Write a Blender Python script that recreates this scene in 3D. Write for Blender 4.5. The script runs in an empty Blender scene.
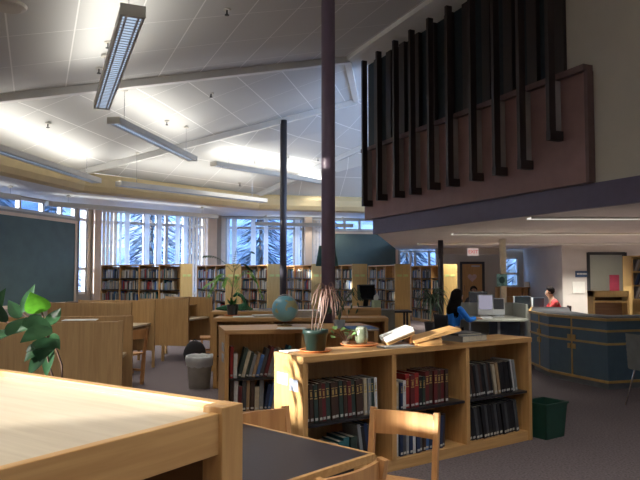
import bpy, bmesh, math, random
from mathutils import Vector, Matrix
random.seed(7)
sc = bpy.context.scene
COL = sc.collection
# ---------------------------------------------------------------- camera
EYE = Vector((0, 0, 1.55)); FPX = 650.0; TH = math.atan(35/650)
cam = bpy.data.cameras.new('camera'); co = bpy.data.objects.new('camera', cam); COL.objects.link(co)
co.location = EYE; co.rotation_euler = (math.pi/2 + TH, 0, 0)
cam.sensor_width = 36; cam.lens = FPX/640*36; cam.clip_start = .05; cam.clip_end = 400
sc.camera = co
def ray(px, py):
    u = (px-320)/FPX; v = (240-py)/FPX
    return Vector((u, math.cos(TH)-v*math.sin(TH), math.sin(TH)+v*math.cos(TH)))
def at(px, py, z):                      # point of height z seen at a pixel
    r = ray(px, py); return EYE + r*((z-EYE.z)/r.z)
def atY(px, py, Y):                     # point at distance Y seen at a pixel
    r = ray(px, py); return EYE + r*(Y/r.y)
# ---------------------------------------------------------------- world
sc.view_settings.view_transform = 'Standard'; sc.view_settings.look = 'None'
sc.view_settings.gamma = 1; sc.view_settings.use_curve_mapping = False
sc.view_settings.exposure = 0.82
W = bpy.data.worlds.new('sky'); sc.world = W; W.use_nodes = True
nt = W.node_tree; bg = nt.nodes['Background']
tc = nt.nodes.new('ShaderNodeTexCoord'); sp = nt.nodes.new('ShaderNodeSeparateXYZ')
rm = nt.nodes.new('ShaderNodeValToRGB')
nt.links.new(tc.outputs['Generated'], sp.inputs[0]); nt.links.new(sp.outputs['Z'], rm.inputs[0])
rm.color_ramp.elements[0].position = 0.0; rm.color_ramp.elements[0].color = (.68, .82, 1, 1)
rm.color_ramp.elements[1].position = .5; rm.color_ramp.elements[1].color = (.25, .45, .9, 1)
nt.links.new(rm.outputs[0], bg.inputs[0]); bg.inputs[1].default_value = 5.2
SUN_AZ = Vector((.916, .4)); SUN_EL = math.radians(12)
sl = bpy.data.lights.new('sun', 'SUN'); so = bpy.data.objects.new('sun', sl); COL.objects.link(so)
sl.energy = 11; sl.angle = math.radians(1.3); sl.color = (1, .93, .82)
sd = Vector((SUN_AZ.x*math.cos(SUN_EL), SUN_AZ.y*math.cos(SUN_EL), -math.sin(SUN_EL)))
so.rotation_euler = sd.to_track_quat('-Z', 'Y').to_euler(); so.location = (-20, -9, 12)
PEND = 16.5      # watts of each pendant's uplight
# ---------------------------------------------------------------- materials
MATS = {}
def nmat(name):
    m = bpy.data.materials.new(name); m.use_nodes = True
    return m, m.node_tree, m.node_tree.nodes['Principled BSDF']
def plain(name, col, rough=.6, metal=0, var=.12, scale=8, bump=0, spec=.5, emit=None, es=0, trans=0):
    if name in MATS: return MATS[name]
    m, t, b = nmat(name); L = t.links
    b.inputs['Roughness'].default_value = rough; b.inputs['Metallic'].default_value = metal
    b.inputs['Specular IOR Level'].default_value = spec
    c = t.nodes.new('ShaderNodeTexCoord'); n = t.nodes.new('ShaderNodeTexNoise'); n.inputs['Scale'].default_value = scale
    n.inputs['Detail'].default_value = 4
    L.new(c.outputs['Object'], n.inputs['Vector'])
    r = t.nodes.new('ShaderNodeValToRGB'); L.new(n.outputs['Fac'], r.inputs[0])
    r.color_ramp.elements[0].position = .3; r.color_ramp.elements[1].position = .7
    r.color_ramp.elements[0].color = tuple(x*(1-var) for x in col)+(1,); r.color_ramp.elements[1].color = tuple(min(1, x*(1+var)) for x in col)+(1,)
    L.new(r.outputs[0], b.inputs['Base Color'])
    if bump:
        bu = t.nodes.new('ShaderNodeBump'); bu.inputs['Strength'].default_value = bump; bu.inputs['Distance'].default_value = .01
        L.new(n.outputs['Fac'], bu.inputs['Height']); L.new(bu.outputs[0], b.inputs['Normal'])
    if emit:
        b.inputs['Emission Color'].default_value = tuple(emit)+(1,); b.inputs['Emission Strength'].default_value = es
    if trans:
        tr = t.nodes.new('ShaderNodeBsdfTranslucent'); L.new(r.outputs[0], tr.inputs[0])
        mx = t.nodes.new('ShaderNodeMixShader'); mx.inputs[0].default_value = trans
        L.new(b.outputs[0], mx.inputs[1]); L.new(tr.outputs[0], mx.inputs[2]); L.new(mx.outputs[0], t.nodes['Material Output'].inputs[0])
    MATS[name] = m; return m
def wood(name, c1, c2, rough=.42, axis='X', scale=1.0):
    if name in MATS: return MATS[name]
    m, t, b = nmat(name); L = t.links
    c = t.nodes.new('ShaderNodeTexCoord'); mp = t.nodes.new('ShaderNodeMapping')
    s = {'X': (2.2, 34, 34), 'Y': (34, 2.2, 34), 'Z': (34, 34, 2.2)}[axis]
    mp.inputs['Scale'].default_value = tuple(k*scale for k in s)
    L.new(c.outputs['Object'], mp.inputs[0])
    n = t.nodes.new('ShaderNodeTexNoise'); n.inputs['Scale'].default_value = 1; n.inputs['Detail'].default_value = 5; n.inputs['Distortion'].default_value = .6
    L.new(mp.outputs[0], n.inputs['Vector'])
    r = t.nodes.new('ShaderNodeValToRGB'); L.new(n.outputs['Fac'], r.inputs[0])
    r.color_ramp.elements[0].position = .35; r.color_ramp.elements[1].position = .66
    r.color_ramp.elements[0].color = tuple(c1)+(1,); r.color_ramp.elements[1].color = tuple(c2)+(1,)
    L.new(r.outputs[0], b.inputs['Base Color']); b.inputs['Roughness'].default_value = rough
    MATS[name] = m; return m
OAK = wood('oak', (.53, .285, .10), (.65, .38, .15))
OAKY = wood('oak_rail', (.53, .285, .10), (.65, .38, .15), axis='Y')
OAKZ = wood('oak_upright', (.53, .285, .10), (.65, .38, .15), axis='Z')
PALEOAK = wood('oak_table_top', (.56, .46, .33), (.64, .54, .40), rough=.38)
CARREL = wood('carrel_oak', (.48, .29, .12), (.58, .37, .165), rough=.5, axis='Z')
CHAIRW = wood('chair_beech', (.50, .24, .09), (.62, .33, .13), axis='Z', rough=.38)
GOLD = wood('golden_maple', (.56, .37, .13), (.64, .44, .17), axis='Z', rough=.5)
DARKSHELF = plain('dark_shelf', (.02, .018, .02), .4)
BLACKTOP = plain('black_laminate', (.038, .028, .030), .42, var=.08, scale=60, spec=.3)
CARPET = plain('carpet', (.175, .145, .15), .95, var=.35, scale=55, bump=.5, spec=.1)
WALLB = plain('wall_beige', (.42, .37, .31), .85, var=.04, scale=2)
WALLW = plain('wall_pale', (.60, .57, .53), .85, var=.03, scale=2)
GREYWALL = plain('grey_painted_wall', (.50, .455, .375), .85, var=.04, scale=2)
POSTC = plain('peach_post', (.78, .60, .45), .7, var=.05, scale=3)
WHITE = plain('white_paint', (.72, .71, .68), .5, var=.03, scale=4)
FRAMEW = plain('window_frame_white', (.68, .66, .62), .45, var=.03)
TAN = plain('tan_beam', (.62, .49, .26), .6, var=.06, scale=3)
PURPLE = plain('purple_column', (.17, .12, .17), .42, var=.06)
PURPF = plain('purple_fascia', (.11, .085, .14), .5, var=.06)
DARKCOL = plain('dark_column', (.055, .05, .062), .45, var=.06)
MAROON = plain('maroon_panel', (.27, .15, .135), .6, var=.12, scale=3)
FIN = plain('dark_brown_fin', (.03, .019, .018), .5, var=.1)
FING = plain('grey_fin_web', (.30, .27, .25), .7, var=.06)
LEDGE = plain('maroon_ledge', (.12, .065, .058), .5)
DTEAL = plain('dark_room_pane', (.018, .028, .034), .6, var=.1, spec=.2)  # opaque pane; darkness of the room behind is painted into its colour
TEAL = plain('teal_board', (.085, .13, .125), .75, var=.08, scale=3)
SOFFIT = plain('soffit_grey', (.60, .55, .50), .8, var=.04, scale=2)
METALW = plain('pendant_metal', (.60, .57, .50), .45, var=.03)
LENS = plain('pendant_lens', (.5, .56, .62), .3, emit=(.62, .78, 1), es=.42)
STRIPL = plain('ceiling_strip_lens', (.7, .7, .68), .4, emit=(1, .98, .9), es=.45)
CHROME = plain('chrome', (.6, .6, .62), .25, 1)
BLACKP = plain('black_plastic', (.015, .015, .017), .4)
GREYP = plain('grey_plastic', (.19, .19, .175), .6)
LGREY = plain('light_grey_laminate', (.42, .43, .38), .5, var=.04)
MACW = plain('white_plastic', (.82, .85, .88), .3, var=.02)
ALU = plain('aluminium', (.45, .46, .48), .35, .6)
NAVY = plain('slate_blue_laminate', (.065, .11, .145), .42, var=.08)
PAPER = plain('paper', (.78, .77, .72), .8, var=.04)
CREAM = plain('page_block', (.62, .57, .46), .85, var=.12, scale=40)
TERRA = plain('terracotta', (.58, .20, .06), .55)
POTG = plain('green_pot', (.015, .036, .028), .4)
SOIL = plain('soil', (.05, .035, .025), .95, var=.4, scale=40, bump=.6)
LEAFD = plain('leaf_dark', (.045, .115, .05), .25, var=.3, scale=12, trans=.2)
LEAF_BACKLIT = plain('leaf_backlit', (.16, .50, .04), .4, var=.2, scale=20, trans=.5)  # brighter copy of the leaf green, with the backlight put into the colour
PALM = plain('palm_leaf', (.26, .50, .12), .45, var=.25, scale=20, trans=.35)
SPIDER = plain('spider_leaf', (.34, .20, .16), .4, var=.6, scale=9, trans=.25)
STEM = plain('stem', (.12, .06, .035), .6)
TRUNK = plain('palm_trunk', (.30, .20, .11), .8, var=.3, scale=40)
SKIN = plain('skin', (.48, .27, .18), .55, var=.05)
HAIR = plain('dark_hair', (.012, .009, .009), .9, var=.4, scale=60, spec=.1)
BLUEJ = plain('blue_jacket', (.015, .20, .75), .8, var=.12, scale=12)
REDJ = plain('red_sweater', (.42, .03, .035), .85, var=.12, scale=12)
TROUS = plain('black_trousers', (.02, .02, .025), .85)
CLEARBAG = plain('bin_liner', (.72, .74, .76), .4, trans=.4)
BIN = plain('bin_grey', (.44, .43, .37), .6)
BINGR = plain('green_bin', (.012, .06, .04), .5)
BLIND = plain('blind_fabric', (.90, .80, .68), .9, var=.05, trans=.6)
STREAKW = plain('streak_white', (.95, .94, .92), .9, var=.02, trans=.72)
BLUEPL = plain('bright_blue', (.02, .09, .42), .4)
SNOW = plain('ground_outside', (.42, .50, .62), .9, var=.2, scale=.4)
CONIFER = plain('conifer', (.07, .11, .14), .9, var=.55, scale=3)
BARK = plain('bark', (.08, .06, .05), .9)
BRICKN = plain('neighbour_wall', (.30, .36, .46), .9, var=.1, scale=1)
SCREENL = plain('screen_lit', (.05, .05, .06), .3, emit=(.55, .52, .66), es=.3)
SCREEND = plain('screen_dark', (.012, .012, .015), .2)
PINK = plain('pink_paper', (.55, .07, .13), .8)
def glassmat():
    m = bpy.data.materials.new('window_glass'); m.use_nodes = True; t = m.node_tree
    t.nodes.remove(t.nodes['Principled BSDF'])
    a = t.nodes.new('ShaderNodeBsdfTransparent'); a.inputs[0].default_value = (.93, .96, 1, 1)
    g = t.nodes.new('ShaderNodeBsdfGlossy'); g.inputs['Roughness'].default_value = .03
    x = t.nodes.new('ShaderNodeMixShader'); x.inputs[0].default_value = .07
    t.links.new(a.outputs[0], x.inputs[1]); t.links.new(g.outputs[0], x.inputs[2]); t.links.new(x.outputs[0], t.nodes['Material Output'].inputs[0])
    return m
GLASS = glassmat()
def ceilmat():
    m, t, b = nmat('ceiling_panels'); L = t.links
    b.inputs['Roughness'].default_value = .8; b.inputs['Specular IOR Level'].default_value = .2
    u = t.nodes.new('ShaderNodeUVMap'); s = t.nodes.new('ShaderNodeSeparateXYZ'); L.new(u.outputs[0], s.inputs[0])
    def mth(op, a, bv=None):
        n = t.nodes.new('ShaderNodeMath'); n.operation = op
        if isinstance(a, (int, float)): n.inputs[0].default_value = a
        else: L.new(a, n.inputs[0])
        if bv is not None:
            if isinstance(bv, (int, float)): n.inputs[1].default_value = bv
            else: L.new(bv, n.inputs[1])
        return n.outputs[0]
    lines = []
    for o, per, w in (('X', 1.42, .016), ('Y', .88, .022)):
        f = mth('FRACT', mth('DIVIDE', s.outputs[o], per))
        lines.append(mth('LESS_THAN', f, w/per))
    mx = mth('MAXIMUM', lines[0], lines[1])
    mix = t.nodes.new('ShaderNodeMix'); mix.data_type = 'RGBA'
    L.new(mx, mix.inputs[0]); mix.inputs[6].default_value = (.60, .595, .57, 1); mix.inputs[7].default_value = (.88, .87, .84, 1)
    L.new(mix.outputs[2], b.inputs['Base Color'])
    return m
CEIL = ceilmat()
# ---------------------------------------------------------------- mesh builder
class MB:
    def __init__(s): s.bm = bmesh.new()
    def box(s, x0, y0, z0, x1, y1, z1, bev=0, M=None):
        r = bmesh.ops.create_cube(s.bm, size=1); vs = r['verts']
        bmesh.ops.scale(s.bm, vec=(abs(x1-x0), abs(y1-y0), abs(z1-z0)), verts=vs)
        bmesh.ops.translate(s.bm, vec=((x0+x1)/2, (y0+y1)/2, (z0+z1)/2), verts=vs)
        if bev:
            es = list({e for v in vs for e in v.link_edges})
            rr = bmesh.ops.bevel(s.bm, geom=es, offset=bev, segments=2, affect='EDGES', profile=.6)
            vs = list({v for f in rr['faces'] for v in f.verts} | {v for v in vs if v.is_valid})
        if M: bmesh.ops.transform(s.bm, matrix=M, verts=vs)
        return s
    def prism(s, pts, z0, z1):
        a = [s.bm.verts.new((p[0], p[1], z0)) for p in pts]; b = [s.bm.verts.new((p[0], p[1], z1)) for p in pts]
        n = len(pts)
        s.bm.faces.new(list(reversed(a))); s.bm.faces.new(b)
        for i in range(n): s.bm.faces.new((a[i], a[(i+1) % n], b[(i+1) % n], b[i]))
        return s
    def bar(s, p, q, w, h, up=(0, 0, 1), bev=0):   # rectangular bar between two points
        p = Vector(p); q = Vector(q); d = q-p; L = d.length; d.normalize()
        x = d.cross(Vector(up)); 
        if x.length < 1e-4: x = d.cross(Vector((0, 1, 0)))
        x.normalize(); z = x.cross(d)
        M = Matrix(((x.x, d.x, z.x, 0), (x.y, d.y, z.y, 0), (x.z, d.z, z.z, 0), (0, 0, 0, 1)))
        M = Matrix.Translation((p+q)/2) @ M
        return s.box(-w/2, -L/2, -h/2, w/2, L/2, h/2, bev, M)
    def tube(s, pts, rad, seg=8, cap=True):
        pts = [Vector(p) for p in pts]; n = len(pts)
        rad = rad if isinstance(rad, (list, tuple)) else [rad]*n
        rings = []; px = None
        for i, p in enumerate(pts):
            d = (pts[min(i+1, n-1)]-pts[max(i-1, 0)]).normalized()
            x = d.cross(Vector((0, 0, 1))) if px is None else px-d*px.dot(d)
            if x.length < 1e-3: x = d.cross(Vector((0, 1, 0)))
            x.normalize(); px = x; y = d.cross(x)
            rings.append([s.bm.verts.new(p+(x*math.cos(a)+y*math.sin(a))*rad[i]) for a in [2*math.pi*k/seg for k in range(seg)]])
        for i in range(n-1):
            for k in range(seg): s.bm.faces.new((rings[i][k], rings[i][(k+1) % seg], rings[i+1][(k+1) % seg], rings[i+1][k]))
        if cap: s.bm.faces.new(list(reversed(rings[0]))); s.bm.faces.new(rings[-1])
        return s
    def lathe(s, prof, seg=20, c=(0, 0, 0)):
        rings = []
        for r, z in prof:
            rings.append([s.bm.verts.new((c[0]+r*math.cos(2*math.pi*k/seg), c[1]+r*math.sin(2*math.pi*k/seg), c[2]+z)) for k in range(seg)])
        for i in range(len(prof)-1):
            for k in range(seg): s.bm.faces.new((rings[i][k], rings[i][(k+1) % seg], rings[i+1][(k+1) % seg], rings[i+1][k]))
        s.bm.faces.new(list(reversed(rings[0]))); s.bm.faces.new(rings[-1]); return s
    def sphere(s, c, r, sc3=(1, 1, 1), sub=2, rough=0):
        rr = bmesh.ops.create_icosphere(s.bm, subdivisions=sub, radius=1)
        for v in rr['verts']:
            k = 1+random.uniform(-rough, rough)
            v.co = Vector((v.co.x*sc3[0], v.co.y*sc3[1], v.co.z*sc3[2]))*r*k+Vector(c)
        return s
    def leaf(s, base, tip, w, up=(0, 0, 1), droop=0, n=5, fold=.25):
        b = Vector(base); t = Vector(tip); d = t-b; L = d.length
        x = d.normalized().cross(Vector(up)); x = x.normalized() if x.length > 1e-3 else Vector((1, 0, 0)); u = x.cross(d.normalized())
        prev = None
        for i in range(n+1):
            f = i/n; c = b+d*f+Vector((0, 0, -droop*f*f)) 
            ww = w*math.sin(math.pi*min(1, .04+f*.96)**.75)*.5+.0006
            row = [s.bm.verts.new(c-x*ww+u*ww*fold), s.bm.verts.new(c), s.bm.verts.new(c+x*ww+u*ww*fold)]
            if prev:
                for k in (0, 1): s.bm.faces.new((prev[k], prev[k+1], row[k+1], row[k]))
            prev = row
        return s
    def build(s, name, mat, parent=None, smooth=False, loc=None, rz=0):
        me = bpy.data.meshes.new(name)
        bmesh.ops.recalc_face_normals(s.bm, faces=s.bm.faces)
        s.bm.to_mesh(me); s.bm.free()
        if smooth:
            for p in me.polygons: p.use_smooth = True
        for m in (mat if isinstance(mat, list) else [mat]): me.materials.append(m)
        o = bpy.data.objects.new(name, me); COL.objects.link(o)
        if parent: o.parent = parent
        if loc is not None: o.location = loc
        o.rotation_euler.z = rz
        return o
def tag(o, label=None, cat=None, group=None, kind=None):
    if label: o['label'] = label
    if cat: o['category'] = cat
    if group: o['group'] = group
    if kind: o['kind'] = kind
    return o
def root(name, loc, rz, label, cat, group=None):
    o = bpy.data.objects.new(name, None); COL.objects.link(o); o.location = loc; o.rotation_euler.z = rz
    o.empty_display_size = .1
    return tag(o, label, cat, group)
def S(o): o['kind'] = 'structure'; return o
def B(name, mat, dims, parent=None, bev=0, **k): return MB().box(*dims, bev).build(name, mat, parent, **k)
def kids(o): return [c for c in bpy.data.objects if c.parent == o]
def dup(o, loc, rz, label=None, group=None):
    def cp(a, par):
        c = a.copy(); COL.objects.link(c); c.parent = par
        for ch in kids(a): cp(ch, c)
        return c
    r = cp(o, None); r.location = loc; r.rotation_euler.z = rz
    if label: r['label'] = label
    if group: r['group'] = group
    return r
def dot2(a, b): return a[0]*b[0]+a[1]*b[1]
# ================================================================ STRUCTURE
LPang = math.atan2(.4, .916)
def LP(l, p): return (-.4*l+.916*p, .916*l+.4*p)
V0 = (-9.93, 10.0); V1 = (-7.35, 20.8); V2 = (-3.6, 23.6); V3 = (3.05, 25.0)
Vb = LP(-5.91, -5.1)   # rear left corner
B('floor', CARPET, (-14, -6, -.1, 16, 26.6, 0)).__setitem__('kind', 'structure')
def seg(mb, a, b, z0, z1, th=.2, out=1):
    a = Vector((a[0], a[1])); b = Vector((b[0], b[1])); d = (b-a).normalized(); n = Vector((-d.y, d.x))*out*th
    mb.prism([a, b, b+n, a+n], z0, z1)
def lerp(a, b, t): return (a[0]+(b[0]-a[0])*t, a[1]+(b[1]-a[1])*t)
def pxon(a, b, px):      # where the line of sight through column px meets the wall a-b (plan)
    u = (px-320)/FPX; dx, dy = b[0]-a[0], b[1]-a[1]
    t = (u*a[1]-a[0])/(dx-u*dy); return lerp(a, b, t)
ZL = 3.7
wn = [0]
def window(a, b, z0, z1, mull, trans=(), th=.07, label=None):
    """frame with mullions (fractions) and transoms (heights); pane is a part"""
    wn[0] += 1
    a = Vector((a[0], a[1], 0)); b = Vector((b[0], b[1], 0)); d = (b-a).normalized(); n = Vector((-d.y, d.x, 0))
    mb = MB(); off = n*.1
    for t in [0, *mull, 1]:
        p = a.lerp(b, t)+off; mb.bar(p+Vector((0, 0, z0)), p+Vector((0, 0, z1)), .09, .12, up=n)
    for z in (z0+.04, z1-.04, *trans):
        mb.bar(a+off+Vector((0, 0, z)), b+off+Vector((0, 0, z)), .12, .08)
    o = S(mb.build('window_%d' % wn[0], FRAMEW))
    g = MB(); g.bar(a+off+Vector((0, 0, (z0+z1)/2)), b+off+Vector((0, 0, (z0+z1)/2)), .012, z1-z0-.06)
    g.build('pane', GLASS, o)
    return o
# left wall (sunny side, outside the frame): unseen slots shaped to aim sun at the furniture
HL = 4.4
mb = MB()
L0, L1 = -5.91, 13.13
sun_slots = [(1.74, 2.72, 1.98, 2.62), (2.80, 3.24, 1.98, 2.42), (4.35, 5.0, 1.9, 3.05)]
cur = L0
for (l0, l1, z0, z1) in sun_slots:
    seg(mb, LP(cur, -5.1), LP(l0, -5.1), 0, HL); seg(mb, LP(l0, -5.1), LP(l1, -5.1), 0, z0); seg(mb, LP(l0, -5.1), LP(l1, -5.1), z1, HL); cur = l1
seg(mb, LP(cur, -5.1), LP(L1, -5.1), 0, HL)
S(mb.build('wall_left', WALLB))
for (l0, l1, z0, z1) in sun_slots: window(LP(l0, -5.1), LP(l1, -5.1), z0, z1, (), ())
# far left wall with teal board
mb = MB(); pa, pb = lerp(V0, V1, .945), lerp(V0, V1, .985)
seg(mb, V0, pa, 0, 3.28); seg(mb, V0, pa, ZL-.03, ZL+.3); seg(mb, pa, pb, 0, .95); seg(mb, pb, V1, 0, ZL+.3); seg(mb, lerp(V0, V1, .93), pa, .9, ZL)
seg(mb, V0, lerp(V0, V1, .3), 3.2, ZL)
S(mb.build('wall_far_left', WALLB))
window(lerp(V0, V1, .3), lerp(V0, V1, .93), 3.28, ZL-.02, (.25, .5, .64, .78, .9))
window(pa, pb, .95, ZL-.02, (), (1.75, 3.3))
# window wall, left facet
w2a, w2b = pxon(V1, V2, 100), pxon(V1, V2, 204)
mb = MB(); seg(mb, V1, V2, 0, .85); seg(mb, V1, w2a, .85, ZL+.3); seg(mb, w2b, V2, .85, ZL+.3); seg(mb, w2a, w2b, ZL-.03, ZL+.3)
S(mb.build('wall_back_left', WALLB))
window(w2a, w2b, .85, ZL-.02, (.14, .25, .41, .53, .62, .80), (3.28,))
w3a, w3b, w3c = pxon(V2, V3, 215), pxon(V2, V3, 303), pxon(V2, V3, 331)
mb = MB(); seg(mb, V2, V3, 0, .85); seg(mb, V2, w3a, .85, ZL+.3); seg(mb, w3b, pxon(V2, V3, 312), .85, ZL+.3); seg(mb, pxon(V2, V3, 312), w3c, ZL-.03, ZL+.3); seg(mb, w3a, w3b, ZL-.03, ZL+.3)
seg(mb, w3c, V3, .85, 3.22); seg(mb, w3c, V3, ZL-.03, ZL+.3)
S(mb.build('wall_back', WALLB))
window(w3a, w3b, .85, ZL-.02, (.12, .21, .42, .57, .9), (3.28,))
window(pxon(V2, V3, 312), w3c, .85, ZL-.02, (), (3.28,))
window(w3c, V3, 3.22, ZL-.02, (.2, .42, .65, .85))
# wall under the mezzanine
YB = 25.0
def X_at(px, Y=YB): return (px-320)/FPX*Y
xm, xd0, xd1, xw0, xw1 = X_at(437), X_at(461), X_at(483), X_at(503), X_at(518)
xo0, xo1 = X_at(589), X_at(625)
mb = MB(); TZ = 2.55
mb.box(V3[0], YB, 0, xm, YB+.2, 1.2); mb.box(xm, YB, 0, xd0, YB+.2, TZ); mb.box(xd0, YB, 2.0, xd1, YB+.2, TZ)
mb.box(xd1, YB, 0, xw0, YB+.2, TZ); mb.box(xw0, YB, 0, xw1, YB+.2, 1.08); mb.box(xw0, YB, 2.25, xw1, YB+.2, TZ)
mb.box(xw1, YB, 0, 14.2, YB+.2, TZ)
S(mb.build('wall_back_right', GREYWALL))
window((V3[0], YB), (xm, YB), 1.2, 2.5, (.3, .42, .8))
window((xw0, YB), (xw1, YB), 1.08, 2.25, (), (1.6,))
d = S(B('door_1', wood('door_wood', (.50, .27, .09), (.58, .33, .12), axis='Z'), (xd0+.04, YB+.02, 0, xd1-.04, YB+.08, 1.97)))
B('door_frame', plain('dark_frame', (.03, .032, .035), .5), (xd0-.05, YB-.03, 0, xd0+.04, YB+.1, 2.03), d)
B('door_frame', plain('dark_frame', (0, 0, 0)), (xd1-.04, YB-.03, 0, xd1+.05, YB+.1, 2.03), d)
B('door_frame', plain('dark_frame', (0, 0, 0)), (xd0-.05, YB-.03, 1.97, xd1+.05, YB+.1, 2.06), d)
MB().tube([(xd0+.12, YB-.05, .95), (xd0+.12, YB-.05, 1.15)], .015).build('door_handle', CHROME, d)
B('door_closer', ALU, (xd0+.4, YB-.06, 1.86, xd0+.7, YB+.02, 1.92), d)
# heart-shaped pale notice on the door
mb = MB()
pts = []
for k in range(24):
    t = 2*math.pi*k/24
    pts.append((.011*16*math.sin(t)**3, .011*(13*math.cos(t)-5*math.cos(2*t)-2*math.cos(3*t)-math.cos(4*t))))
mb.prism(pts, 0, .006)
o = mb.build('door_notice', plain('pink_white_paper', (.62, .45, .42), .8)); o.rotation_euler = (math.pi/2, 0, 0); o.location = ((xd0+xd1)/2, YB+.014, 1.45)
tag(o, 'pale pinkish heart-shaped notice stuck on the brown door', 'notice')
# door opening soffit / projecting bulkhead and grey recess
S(MB().box(X_at(436, 23.5), 23.4, 2.3, X_at(500, 23.5), 23.6, 2.55).build('trim_1', WALLB))
# projecting pale wall (right), with its interior window
yw = 21.0
xa, xb, xc, xe = X_at(562, yw), X_at(588, yw), X_at(625, yw), 14.2
mb = MB(); mb.box(xa, yw, 0, xb, yw+.2, TZ); mb.box(xb, yw, 2.26, xc, yw+.2, TZ); mb.box(xb, yw, 0, xc, yw+.2, .95); mb.box(xc, yw, 0, xe, yw+.2, TZ)
mb.box(xa, yw+.2, 0, xa+.2, YB, TZ)
S(mb.build('wall_office', WALLW))
wn[0] += 1
mb = MB(); DF = MATS['dark_frame']
for x in (xb, xc): mb.box(x-.05, yw-.03, .95, x+.05, yw+.1, 2.28)
mb.box(xb, yw-.03, 2.2, xc, yw+.1, 2.29); mb.box(xb, yw-.03, .93, xc, yw+.1, 1.0)
ow = S(mb.build('window_%d' % wn[0], DF)); B('pane', GLASS, (xb+.04, yw+.04, .98, xc-.04, yw+.05, 2.22), ow)
t = root('ceiling_strip_light', ((xb+xc)/2+.8, 23.0, 2.54), 0, 'white ceiling light inside the room behind the dark-framed opening', 'ceiling light')
B('diffuser', STRIPL, (-1, -.2, -.02, 1, .2, 0), t); B('frame', METALW, (-1.03, -.23, -.03, 1.03, -.2, 0), t)
a = bpy.data.lights.new('panel', 'AREA'); a.shape = 'RECTANGLE'; a.size = 2; a.size_y = .4; a.energy = 24; a.color = (1, .95, .78)
ao = bpy.data.objects.new('panel_glow', a); COL.objects.link(ao); ao.parent = t; ao.location = (0, 0, -.05)
# closing walls
S(B('wall_right', WALLB, (14, -5, 0, 14.2, 25.2, 7))); S(B('wall_rear', WALLB, (-5.5, -5.6, 0, 14.2, -5.4, 7)))
# ---- ceilings
E1 = Vector((-7.4, 10.5, 4.25)); T1 = Vector((-6.2, 16.6, 4.22)); T2 = Vector((-2.1, 21.3, 4.2)); T3 = Vector((4.9, 23.0, 4.2))
R1 = Vector((.64, 14.85, 6.6)); R2 = Vector((1.05, 18.5, 6.6)); R3 = Vector((3.4, 20.5, 6.6))
lp = lambda l, p, z: Vector((*LP(l, p), z))
def P0z(p): return 4.25+(p+2.58)*2.35/9.11
Eb = lp(-7, -2.58, 4.25); Rb = lp(-7, 6.53, 6.6)
def facet(name, pts, lev, phase=(0, 0)):
    me = bpy.data.meshes.new(name); me.from_pydata([p[:] for p in pts], [], [list(range(len(pts)))]); me.update()
    if len(pts) == 4 : pass
    uv = me.uv_layers.new(name='UVMap'); lev = Vector(lev).normalized()
    n = me.polygons[0].normal; up = n.cross(lev).normalized()
    for i, li in enumerate(me.polygons[0].loop_indices):
        p = pts[i]-pts[0]; uv.data[li].uv = (p.dot(lev)+phase[0]+100*1.42, p.dot(up)+phase[1]+100*.88)
    me.materials.append(CEIL)
    o = bpy.data.objects.new(name, me); COL.objects.link(o)
    sm = o.modifiers.new('th', 'SOLIDIFY'); sm.thickness = .12; sm.offset = 1 if n.z > 0 else -1
    return S(o)
facet('ceiling', [Eb, E1, R1, Rb], (-.4, .916, 0), (.35, .42))
facet('ceiling', [E1, T1, R2, R1], T1-E1, (.5, .2))
facet('ceiling', [T1, T2, R3, R2], T2-T1, (.3, .5))
facet('ceiling', [T2, T3, Vector((7, 20.5, 6.6)), R3], T3-T2)
mb = MB(); seg(mb, (Rb.x, Rb.y), (R1.x, R1.y), 6.58, 6.7, .95, -1); S(mb.build('ceiling', WHITE))
S(MB().prism([(R1.x, R1.y), (R2.x, R2.y), (R3.x, R3.y), (7, 20.5), (12, 12)], 6.62, 6.72).build('ceiling', WHITE))
# low perimeter ceiling
E1o = LP(13.13, -5.1)
for i, q in enumerate([[V1, V0, (E1.x, E1.y), (T1.x, T1.y)], [V2, V1, (T1.x, T1.y), (T2.x, T2.y)], [(5.2, 25.5), V2, (T2.x, T2.y), (T3.x, T3.y)], [V0, (Vb[0], Vb[1]), LP(-5.91, -2.58), (E1.x, E1.y)]]):
    S(MB().prism(q, ZL, ZL+.08).build('ceiling', WHITE))
# beams: ridges and tan perimeter beam
def beam(a, b, w, h, mat, i, dz=0): 
    S(MB().bar(Vector(a)+Vector((0, 0, dz)), Vector(b)+Vector((0, 0, dz)), w, h, bev=.01).build('trim_%d' % i, mat))
beam(E1, R1, .20, .16, WHITE, 2, -.06); beam(T1, R2, .20, .16, WHITE, 3, -.06); beam(T2, R3, .2, .16, WHITE, 4, -.06)
beam(Rb, R1, .16, .14, WHITE, 5, -.05); beam(R1, R2, .16, .12, WHITE, 6, -.05)
def tanbeam(a, b, i):
    a = Vector(a); b = Vector(b); d = (b-a).normalized(); a = a-d*.12; b = b+d*.12
    mb = MB(); n = Vector((-d.y, d.x, 0)).normalized()
    prof = [(0, 0), (.16, .03), (.22, .16), (.22, .36), (.12, .5), (-.1, .56), (-.1, 0)]
    A = []; Bv = []
    for (x, z) in prof:
        A.append(mb.bm.verts.new((a.x-n.x*x, a.y-n.y*x, 3.68+z))); Bv.append(mb.bm.verts.new((b.x-n.x*x, b.y-n.y*x, 3.68+z)))
    k = len(prof)
    for j in range(k): mb.bm.faces.new((A[j], A[(j+1) % k], Bv[(j+1) % k], Bv[j]))
    mb.bm.faces.new(A); mb.bm.faces.new(Bv)
    S(mb.build('trim_%d' % i, TAN))
tanbeam(Eb, E1, 7); tanbeam(E1, T1, 8); tanbeam(T1, T2, 9); tanbeam(T2, T3, 10)
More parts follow.
